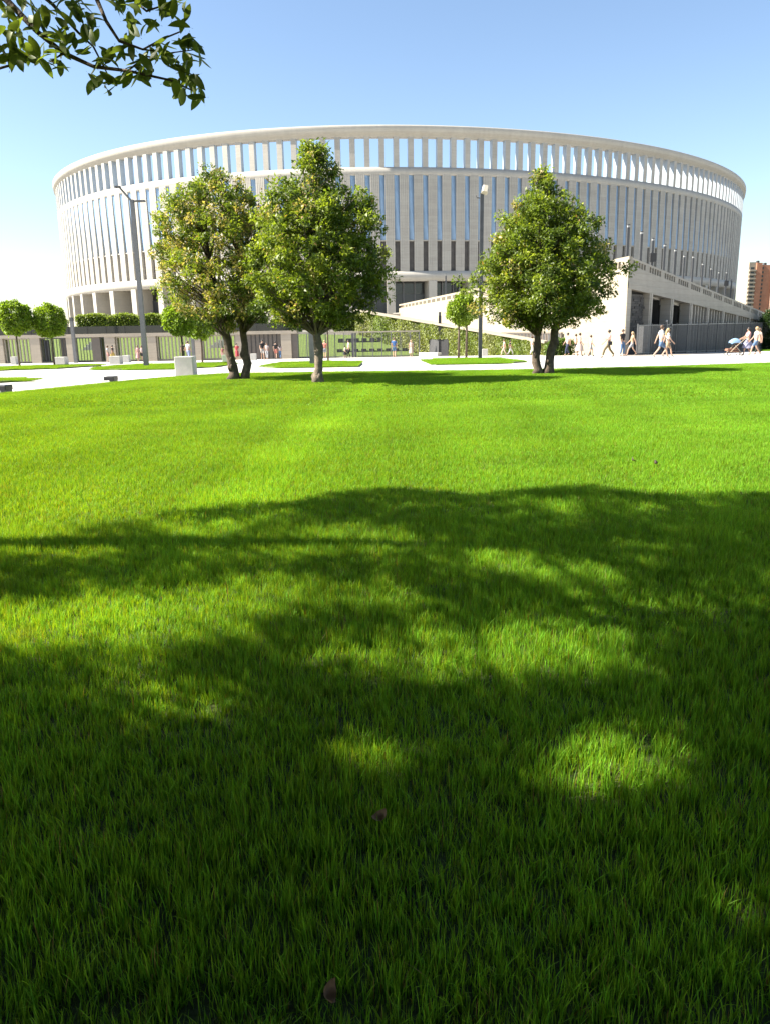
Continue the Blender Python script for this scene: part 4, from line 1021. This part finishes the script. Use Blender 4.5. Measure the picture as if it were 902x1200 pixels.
# ------------------------------------------------------------------ tree over the camera (its shade covers the near lawn)
rng = np.random.default_rng(101)
ot = empty('overhanging_tree', (-5.0, 5.35, -.03)); tag(ot, 'evergreen tree overhanging the near lawn, its leafy branch reaching into the sky', 'tree')
bpy.context.view_layer.update(); OINV = ot.matrix_world.inverted()
def op(o): o.matrix_parent_inverse = OINV; return o
SH = -SUNV / SUNV[2]                                        # shadow offset for each metre of height
mb = MB(); mb.tube([(-5, 5.35, -.1), (-5.02, 5.33, .6), (-4.95, 5.3, 1.5), (-4.9, 5.25, 2.5), (-4.8, 5.1, 3.6), (-4.7, 4.8, 5.0), (-4.6, 4.4, 6.4)], [.24, .18, .16, .15, .12, .08, .03], 12)
op(mb.build('trunk', BARK, ot, smooth=True))
# ground shade wanted: (px, py, rx, ry, strength) of lighter gaps inside the shade
SHADE = [(-140, 640), (60, 622), (200, 601), (290, 590), (340, 590), (400, 576), (480, 572), (560, 580), (690, 568), (760, 579), (902, 578), (1100, 575), (1250, 700), (1300, 1400), (-300, 1400), (-200, 900), (-60, 720)]
GAPS = [(250, 715, 115, 28, .9), (80, 735, 115, 34, .85), (60, 640, 90, 14, .9), (470, 703, 55, 24, .8), (590, 655, 80, 18, .75), (390, 640, 80, 15, .75), (650, 768, 170, 28, .8), (440, 885, 62, 38, .85), (725, 905, 100, 55, .95), (600, 950, 40, 30, .5),
        (885, 1085, 50, 70, .9), (210, 945, 50, 25, .45), (840, 700, 80, 22, .7), (520, 790, 70, 22, .6), (170, 820, 90, 26, .65), (350, 775, 70, 20, .6), (250, 620, 60, 12, .7), (760, 640, 70, 16, .5)]
_vn = np.random.default_rng(77).random((64, 64))
def vnoise(x, y):
    x = np.mod(x, 63); y = np.mod(y, 63); i, j = x.astype(int), y.astype(int); u, v = x - i, y - j; u = u * u * (3 - 2 * u); v = v * v * (3 - 2 * v)
    a = _vn[i, j]; b = _vn[i + 1, j]; c = _vn[i, j + 1]; d = _vn[i + 1, j + 1]
    return (a * (1 - u) + b * u) * (1 - v) + (c * (1 - u) + d * u) * v
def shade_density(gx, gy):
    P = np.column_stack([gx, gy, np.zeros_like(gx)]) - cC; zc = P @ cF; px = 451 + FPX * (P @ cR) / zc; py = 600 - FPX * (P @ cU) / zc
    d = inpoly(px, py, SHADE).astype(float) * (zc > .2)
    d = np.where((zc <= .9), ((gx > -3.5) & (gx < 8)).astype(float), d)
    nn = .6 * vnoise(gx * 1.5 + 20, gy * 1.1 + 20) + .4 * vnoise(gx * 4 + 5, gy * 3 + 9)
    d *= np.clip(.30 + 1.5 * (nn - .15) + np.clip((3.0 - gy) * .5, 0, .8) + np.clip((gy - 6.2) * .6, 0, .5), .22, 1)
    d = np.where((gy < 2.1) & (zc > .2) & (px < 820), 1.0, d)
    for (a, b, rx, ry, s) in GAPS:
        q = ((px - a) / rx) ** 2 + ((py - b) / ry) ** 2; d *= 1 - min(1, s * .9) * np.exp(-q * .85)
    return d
def in_view(P, mx=18, my=18):
    D = P - cC; z = D @ cF; px = 451 + FPX * (D @ cR) / np.maximum(z, .01); py = 600 - FPX * (D @ cU) / np.maximum(z, .01)
    return (z > .05) & (px > -mx) & (px < 902 + mx) & (py > -my) & (py < 1200 + my)
nc = 0; CL = []
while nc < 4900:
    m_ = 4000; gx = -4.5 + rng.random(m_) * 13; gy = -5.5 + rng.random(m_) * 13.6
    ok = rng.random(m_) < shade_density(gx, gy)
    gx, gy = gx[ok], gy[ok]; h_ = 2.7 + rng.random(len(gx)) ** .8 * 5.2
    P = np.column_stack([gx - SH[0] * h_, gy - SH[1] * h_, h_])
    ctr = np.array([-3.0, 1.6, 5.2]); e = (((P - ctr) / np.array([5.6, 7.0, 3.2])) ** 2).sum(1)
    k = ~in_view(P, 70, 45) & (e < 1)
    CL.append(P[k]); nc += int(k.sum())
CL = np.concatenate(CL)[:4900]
gx, gy = -2.8 + rng.random(9000) * 5.0, .4 + rng.random(9000) * 2.9; h_ = 2.8 + rng.random(9000) * 2.9  # extra clusters outside the view, added to deepen shade on the nearest grass
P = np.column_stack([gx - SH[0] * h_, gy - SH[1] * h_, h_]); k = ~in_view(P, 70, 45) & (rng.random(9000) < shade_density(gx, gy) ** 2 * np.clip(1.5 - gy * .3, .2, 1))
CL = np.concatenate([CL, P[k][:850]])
P = np.column_stack([-8 + rng.random(60000) * 14, -8 + rng.random(60000) * 13, 2.6 + rng.random(60000) * 6.0])  # unseen crown extension above and behind the camera, added to block skylight
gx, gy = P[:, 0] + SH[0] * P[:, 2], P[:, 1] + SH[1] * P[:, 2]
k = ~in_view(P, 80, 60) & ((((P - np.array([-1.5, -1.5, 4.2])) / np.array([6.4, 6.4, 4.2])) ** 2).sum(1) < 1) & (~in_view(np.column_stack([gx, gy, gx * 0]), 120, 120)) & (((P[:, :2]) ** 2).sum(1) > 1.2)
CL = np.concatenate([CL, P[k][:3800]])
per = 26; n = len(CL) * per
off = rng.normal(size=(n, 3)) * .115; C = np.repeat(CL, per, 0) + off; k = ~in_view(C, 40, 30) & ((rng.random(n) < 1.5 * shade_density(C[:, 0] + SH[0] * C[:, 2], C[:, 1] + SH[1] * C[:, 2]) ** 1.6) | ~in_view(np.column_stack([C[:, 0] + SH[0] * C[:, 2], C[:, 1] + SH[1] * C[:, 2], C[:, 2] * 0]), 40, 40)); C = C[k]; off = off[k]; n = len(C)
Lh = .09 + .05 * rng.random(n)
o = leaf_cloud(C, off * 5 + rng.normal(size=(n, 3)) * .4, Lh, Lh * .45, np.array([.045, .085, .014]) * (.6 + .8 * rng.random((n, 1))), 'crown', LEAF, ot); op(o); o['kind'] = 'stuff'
lb = MB()
for i in rng.permutation(len(CL))[:6]:
    c = CL[i]; a = np.array([-4.85, 5.15, min(max(c[2] - .7, 2.6), 5.5)]); m_ = a * .45 + c * .55 + np.array([0, 0, .25]) + rng.normal(size=3) * .3
    if not in_view(np.array([c, m_, (c + m_) / 2, (a + m_) / 2]), 45, 30).any(): lb.tube([a, a * .6 + m_ * .4, m_, c], [.028, .02, .013, .006], 6, cap=False)
op(lb.build('limbs', BARK, ot, smooth=True))
# the branch seen against the sky: stems, then every leaf on its own
BD = 3.55
def bp(x, y, dd=0.0): return cC + ray(x, y) * (BD + dd)
STEMS = [([(-160, -150), (-60, -70), (8, 0), (45, 38), (75, 62), (110, 78), (150, 83), (200, 94), (230, 108)], [.035, .026, .015, .013, .011, .009, .007, .005, .003], 0),
         ([(60, -80), (112, -5), (125, 25), (140, 48), (168, 58), (190, 46), (212, 37)], [.02, .010, .008, .007, .005, .004, .003], -.1),
         ([(-60, 90), (0, 80), (22, 74), (45, 56)], [.008, .006, .005, .003], .1), ([(20, -30), (62, 5), (92, 38), (110, 55), (126, 86)], [.012, .009, .006, .005, .003], .12),
         ([(110, -25), (150, -6), (172, 13), (193, 6)], [.009, .007, .005, .003], .05), ([(168, 58), (200, 62), (231, 58)], [.004, .003, .002], 0), ([(150, 83), (172, 66), (205, 72)], [.005, .004, .002], .05), ([(75, 62), (60, 72), (70, 76)], [.005, .003, .002], 0)]
for (pts, rad, dd) in STEMS: op(MB().tube([bp(x, y, dd + .05 * math.sin(i * 1.7)) for i, (x, y) in enumerate(pts)], rad, 6).build('twig', BARK, ot, smooth=True))
TIPS = [(530, 80), (540, 125), (620, 115), (730, 85), (770, 165), (795, 190), (800, 238), (740, 180), (715, 255), (760, 250), (685, 220), (640, 225), (610, 290), (545, 265), (515, 300), (565, 320), (490, 325), (445, 360), (400, 340), (390, 310), (430, 230), (410, 260), (375, 150), (350, 120), (520, 180), (480, 200), (750, 335), (790, 355), (795, 320), (745, 390), (805, 400), (720, 345), (740, 295), (240, 250), (220, 260), (150, 240), (165, 195), (130, 225), (100, 225), (60, 190), (55, 240), (15, 240), (15, 190), (20, 130), (185, 60), (130, 40), (290, 170), (320, 60), (310, 20), (340, 25), (395, 70), (280, 210), (345, 215), (225, 190), (250, 130), (610, 20), (560, 15), (500, 15), (470, 10), (700, 40), (725, 15), (660, 5), (170, 90), (80, 150), (50, 100), (30, 50), (200, 130), (120, 100), (230, 30), (270, 90), (450, 215), (580, 240), (655, 180), (90, 20), (10, 10)]
def leaf_mesh(k, colr):
    L, W = .105, .046; V = []; Fc = []; m_ = 6; bend = (.012, -.018, .03)[k]
    for i in range(m_ + 1):
        u = i / m_; w_ = W * .5 * math.sin(math.pi * min(1, u * .95 + .05)) ** .8 * (.92 + .2 * u); z = -bend * u * u * 1.5
        V += [(u * L, w_, z + w_ * .3), (u * L, 0, z), (u * L, -w_, z + w_ * .3)]
    for i in range(m_):
        a = i * 3; Fc += [(a, a + 1, a + 4, a + 3), (a + 1, a + 2, a + 5, a + 4)]
    V += [(-.018, .0012, 0), (-.018, -.0012, 0)]; b = len(V); Fc += [(b - 2, b - 1, 1)]
    cc = np.tile(np.array(colr), (len(V), 1)); return npmesh('leaf', np.array(V), Fc, LEAFN, cc, smooth=True)
LEAFN = leaf_mat('near_leaf', trans=.4, rough=.5, spec=.3)
LMS = [leaf_mesh(k, c) for k in range(3) for c in ((.075, .105, .03), (.10, .14, .034), (.14, .185, .04))]
made = 0
for (tx, ty) in TIPS:
    for q in range(4):
        x, y = tx / 3.47 + rng.normal() * 5, ty / 3.47 + rng.normal() * 4
        if q == 0: x, y = tx / 3.47, ty / 3.47
        a = rng.random() * 6.2832 if rng.random() < .55 else R_(-60 + rng.normal() * 45)
        ax = cR * math.cos(a) + cU * math.sin(a) + cF * rng.normal() * .35; ax /= np.linalg.norm(ax)
        nrm = np.array([0, 0, 1.0]) + rng.normal(size=3) * .55 - cF * .35; nrm -= ax * (nrm @ ax); nrm /= np.linalg.norm(nrm); sd = np.cross(nrm, ax)
        s = .60 + .32 * rng.random(); m4 = Matrix.Identity(4); p = bp(x, y, rng.normal() * .09) - ax * .05 * s
        if y > 118: continue
        for i in range(3): m4[i][0], m4[i][1], m4[i][2], m4[i][3] = ax[i] * s, sd[i] * s, nrm[i] * s, p[i]
        o = obj('leaf', LMS[int(rng.random() * 9)], ot); o.matrix_parent_inverse = OINV; o.matrix_basis = m4; made += 1

# ------------------------------------------------------------------ fallen leaves
DRY = mat('dry_leaf', (.25, .13, .06), .7, .3, 30); DRYD = mat('dark_dry_leaf', (.05, .028, .02), .7, .3, 30)
for k, (x, y, s, z, m, lab) in enumerate(((446, 975, 1.0, .052, DRY, 'dry brown leaf lying upright in the shaded grass'), (384, 1188, 1.0, .055, DRY, 'curled tan leaf deep in the nearest shaded grass'), (740, 545, 1.15, .05, DRYD, 'small dark curled leaf alone on the sunlit lawn'), (768, 549, 1.15, .05, DRYD, 'small reddish dark curled leaf with a twisted tip on the sunlit lawn'))):
    g = gnd(x, y); mb = MB(); V = []; Fc = []
    for i in range(7):
        u = i / 6; w_ = .034 * math.sin(math.pi * (u * .9 + .06)) ** .8
        for j in (-1, -.5, 0, .5, 1): V.append((u * .10 - .05, w_ * j, .03 * j * j * (1 if k % 2 else .7) + .05 * (u - .5) ** 2 * 4 + .006 * math.sin(9 * u + 3 * j)))
    for i in range(6):
        for j in range(4): a = i * 5 + j; Fc.append((a, a + 1, a + 6, a + 5))
    o = mb.add(V, Fc).build('fallen_leaf', m, None, (g[0], g[1], g[2] + z), 1.2 * k + .4, smooth=True); o.scale = (s * .48,) * 3; o.rotation_euler = (.5, -.35 - .2 * k, 1.2 * k + .4)
    tag(o, lab, 'leaf', 'fallen leaves')

# ------------------------------------------------------------------ grass: blade patches spread over the lawns
def mown_strips(n, L, src):
    # paler mown lanes and dry patches across the lawn, in lawn coordinates
    g = n.new('ShaderNodeNewGeometry'); a, b = gnd(428, 452)[:2], gnd(335, 530)[:2]; d = (b - a) / np.linalg.norm(b - a); nn = np.array([-d[1], d[0]])
    dt = n.new('ShaderNodeVectorMath'); dt.operation = 'DOT_PRODUCT'; dt.inputs[1].default_value = (nn[0], nn[1], 0); L.new(g.outputs['Position'], dt.inputs[0])
    nz = n.new('ShaderNodeTexNoise'); nz.inputs['Scale'].default_value = .8; L.new(g.outputs['Position'], nz.inputs['Vector'])
    def mth(op, x, v):
        q = n.new('ShaderNodeMath'); q.operation = op; L.new(x, q.inputs[0])
        if isinstance(v, (int, float)): q.inputs[1].default_value = v
        else: L.new(v, q.inputs[1])
        return q.outputs[0]
    off = mth('ADD', mth('SUBTRACT', dt.outputs['Value'], float(a @ nn)), mth('MULTIPLY', mth('SUBTRACT', nz.outputs['Fac'], .5), .5))
    ab = mth('ABSOLUTE', off, 0); m1 = n.new('ShaderNodeMapRange'); m1.inputs['From Min'].default_value = .55; m1.inputs['From Max'].default_value = .25; L.new(ab, m1.inputs['Value'])
    lane = mth('MULTIPLY', mth('SINE', mth('MULTIPLY', off, 3.2), 0), .05)
    mp = n.new('ShaderNodeMapping'); mp.inputs['Scale'].default_value = (.16, .5, 1); L.new(g.outputs['Position'], mp.inputs['Vector'])
    n2 = n.new('ShaderNodeTexNoise'); n2.inputs['Scale'].default_value = 1.0; n2.inputs['Detail'].default_value = 6; L.new(mp.outputs[0], n2.inputs['Vector'])
    f = mth('ADD', mth('ADD', mth('MULTIPLY', m1.outputs[0], .20), lane), mth('MULTIPLY', mth('SUBTRACT', n2.outputs['Fac'], .5), .55))
    sc = n.new('ShaderNodeVectorMath'); sc.operation = 'SCALE'; L.new(src, sc.inputs[0]); L.new(mth('ADD', f, 1.0), sc.inputs['Scale'])
    n3 = n.new('ShaderNodeTexNoise'); n3.inputs['Scale'].default_value = 2.3; n3.inputs['Detail'].default_value = 5; L.new(g.outputs['Position'], n3.inputs['Vector'])
    m3 = n.new('ShaderNodeMapRange'); m3.inputs['From Min'].default_value = .62; m3.inputs['From Max'].default_value = .78; m3.inputs['To Max'].default_value = .35; L.new(n3.outputs['Fac'], m3.inputs['Value'])
    mx = n.new('ShaderNodeMix'); mx.data_type = 'RGBA'; mx.inputs['B'].default_value = (.21, .205, .055, 1); L.new(m3.outputs[0], mx.inputs['Factor']); L.new(sc.outputs[0], mx.inputs['A'])
    return mx.outputs['Result']
GRASS = leaf_mat('grass_blade', trans=.36, rough=.5, spec=.16, noise=(.55, (.82, .86, .85), (1.16, 1.1, 1.1)), strip=mown_strips, tint=(.72, .72, .72), ttint=(2.5, 1.55, .40))
def patch(name, size, dens, h0, h1, w0, seg, seed, lean=.35):
    r = np.random.default_rng(seed); n = int(size * size * dens)
    bx_, by_ = (r.random(n) - .5) * size * 1.08, (r.random(n) - .5) * size * 1.08
    tuft = r.random((max(4, n // 40), 2)) * size - size / 2; ti = r.integers(0, len(tuft), n); use = r.random(n) < .45
    bx_ = np.where(use, tuft[ti, 0] + r.normal(size=n) * .012, bx_); by_ = np.where(use, tuft[ti, 1] + r.normal(size=n) * .012, by_)
    th = np.array([r.random() for _ in range(len(tuft))]); a = np.where(use, th[ti] * 6.28 + r.normal(size=n) * .9, r.random(n) * 6.2832)
    H = (h0 + (h1 - h0) * r.random(n) ** 1.3); Ln = np.abs(r.normal(size=n)) * lean * H; fa = a + r.normal(size=n) * .9
    dx, dy = np.cos(a), np.sin(a); sx, sy = -np.sin(fa), np.cos(fa); w_ = w0 * (.65 + .7 * r.random(n))
    V = []; 
    for i in range(seg + 1):
        u = i / seg; ww = w_ * (1 - u ** 1.6) * .5; ox = bx_ + dx * Ln * u ** 1.8; oy = by_ + dy * Ln * u ** 1.8; oz = H * (u - .18 * u * u * (Ln / H)) - .005
        if i < seg: V += [np.column_stack([ox + sx * ww, oy + sy * ww, oz]), np.column_stack([ox - sx * ww, oy - sy * ww, oz])]
        else: V += [np.column_stack([ox, oy, oz])]
    m_ = 2 * seg + 1; VV = np.stack(V, 1).reshape(-1, 3); k = np.arange(n)[:, None] * m_; F_ = []
    for i in range(seg - 1): F_ += [k + np.array([2 * i, 2 * i + 1, 2 * i + 3]), k + np.array([2 * i, 2 * i + 3, 2 * i + 2])]
    F_ += [k + np.array([2 * seg - 2, 2 * seg - 1, 2 * seg])]
    base = np.array([.182, .43, .026]); cc = base * (.6 + .75 * r.random((n, 1))); cc[:, 0] *= (.8 + .5 * r.random(n))
    old = r.random(n) < .03; cc[old] = np.array([.28, .22, .08]) * (.6 + .6 * r.random((old.sum(), 1)))
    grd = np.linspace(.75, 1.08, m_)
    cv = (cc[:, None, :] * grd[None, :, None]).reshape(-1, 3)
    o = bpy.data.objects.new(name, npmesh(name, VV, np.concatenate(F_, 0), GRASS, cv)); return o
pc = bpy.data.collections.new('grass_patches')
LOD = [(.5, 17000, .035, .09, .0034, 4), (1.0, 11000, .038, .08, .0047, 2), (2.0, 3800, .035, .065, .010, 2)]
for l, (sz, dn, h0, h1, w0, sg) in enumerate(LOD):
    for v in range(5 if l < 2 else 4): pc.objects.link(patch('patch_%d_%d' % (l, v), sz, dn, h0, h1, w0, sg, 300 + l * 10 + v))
cnt = [5, 5, 4]; first = [0, 5, 10]
pts, idx, rots, scl = [], [], [], []
rg = np.random.default_rng(5)
def put(x0, x1, y0, y1, l, polys, cond):
    sz = LOD[l][0]; gx, gy = np.meshgrid(np.arange(x0, x1, sz) + sz / 2, np.arange(y0, y1, sz) + sz / 2); gx, gy = gx.ravel(), gy.ravel()
    k = np.zeros(len(gx), bool)
    for P in polys: k |= inpoly(gx, gy, P)
    k &= cond(gx, gy)
    if l == 2:
        for ox, oy in ((-.95, -.95), (.95, -.95), (.95, .95), (-.95, .95)): k &= inpoly(gx + ox, gy + oy, LAWN)
    gx, gy = gx[k], gy[k]; z = zg(gx, gy)
    for a, b, c in zip(gx, gy, z):
        pts.append((a, b, c)); idx.append(first[l] + int(rg.integers(cnt[l]))); rots.append(float(rg.integers(4)) * math.pi / 2); scl.append(float(.85 + .35 * rg.random()))
halfw = lambda y: .56 * np.maximum(y, 0) + 2.2
put(-6, 6, 0.5, 6, 0, [LAWN], lambda x, y: np.abs(x) < halfw(y))
put(-14, 14, 6, 16, 1, [LAWN], lambda x, y: np.abs(x) < halfw(y) + 1)
put(-32, 46, 16, 46, 2, [LAWN], lambda x, y: np.abs(x) < halfw(y) + 8)
bl = 2
def shrink_ok(x, y): return np.ones(len(x), bool)
# blade fringe so that the lawn edge is not cut in squares
FR = LAWN[1:-3]
for i in range(len(FR) - 1):
    a, b = np.array(FR[i]), np.array(FR[i + 1]); k = int(np.linalg.norm(b - a) / .8) + 1; nrm = np.array([b[1] - a[1], -(b[0] - a[0])]); nrm /= np.linalg.norm(nrm)
    m_ = (a + b) / 2 + nrm * .3
    if not inpoly(np.array([m_[0]]), np.array([m_[1]]), LAWN)[0]: nrm = -nrm
    for j in range(k):
        for dd in (.56, 1.5, 2.4):
            p = a + (b - a) * (j + .5) / k + nrm * dd
            if dd < 1 or inpoly(np.array([p[0]]), np.array([p[1]]), LAWN)[0]:
                pts.append((p[0], p[1], float(zg(p[0], p[1])))); idx.append(first[1] + int(rg.integers(5))); rots.append(float(math.atan2((b - a)[1], (b - a)[0]))); scl.append(1.0)
for P in ISLP:
    xs_ = [p[0] for p in P]; ys_ = [p[1] for p in P]
    put(min(xs_), max(xs_), min(ys_), max(ys_), 1, [P], shrink_ok)
gm = bpy.data.meshes.new('lawn_grass'); gm.from_pydata([tuple(map(float, p)) for p in pts], [], []); gm.update()
for nm, ty, val in (('pick', 'INT', idx), ('spin', 'FLOAT', rots), ('size', 'FLOAT', scl)):
    at = gm.attributes.new(nm, ty, 'POINT'); at.data.foreach_set('value', val)
go = obj('lawn_grass', gm); tag(go, 'dense bright green lawn grass blades', 'grass', kind='stuff')
ng = bpy.data.node_groups.new('grass_spread', 'GeometryNodeTree')
ng.interface.new_socket('Geometry', in_out='INPUT', socket_type='NodeSocketGeometry'); ng.interface.new_socket('Geometry', in_out='OUTPUT', socket_type='NodeSocketGeometry')
N_ = ng.nodes; gi = N_.new('NodeGroupInput'); goo = N_.new('NodeGroupOutput'); ci = N_.new('GeometryNodeCollectionInfo'); ci.inputs[0].default_value = pc
ci.inputs['Separate Children'].default_value = True; ci.inputs['Reset Children'].default_value = True
ip_ = N_.new('GeometryNodeInstanceOnPoints'); ip_.inputs['Pick Instance'].default_value = True
def attr(nm, ty):
    q = N_.new('GeometryNodeInputNamedAttribute'); q.data_type = ty; q.inputs['Name'].default_value = nm; return next(s for s in q.outputs if s.enabled)
cx_ = N_.new('ShaderNodeCombineXYZ'); ng.links.new(attr('spin', 'FLOAT'), cx_.inputs[2])
er = N_.new('FunctionNodeEulerToRotation'); ng.links.new(cx_.outputs[0], er.inputs[0])
cs = N_.new('ShaderNodeCombineXYZ'); cs.inputs[0].default_value = 1; cs.inputs[1].default_value = 1; ng.links.new(attr('size', 'FLOAT'), cs.inputs[2])
ng.links.new(gi.outputs[0], ip_.inputs['Points']); ng.links.new(ci.outputs[0], ip_.inputs['Instance']); ng.links.new(attr('pick', 'INT'), ip_.inputs['Instance Index'])
ng.links.new(er.outputs[0], ip_.inputs['Rotation']); ng.links.new(cs.outputs[0], ip_.inputs['Scale']); ng.links.new(ip_.outputs[0], goo.inputs[0])
md = go.modifiers.new('spread', 'NODES'); md.node_group = ng
print('leaves', made, 'patches', len(pts), 'objects', len(bpy.data.objects))
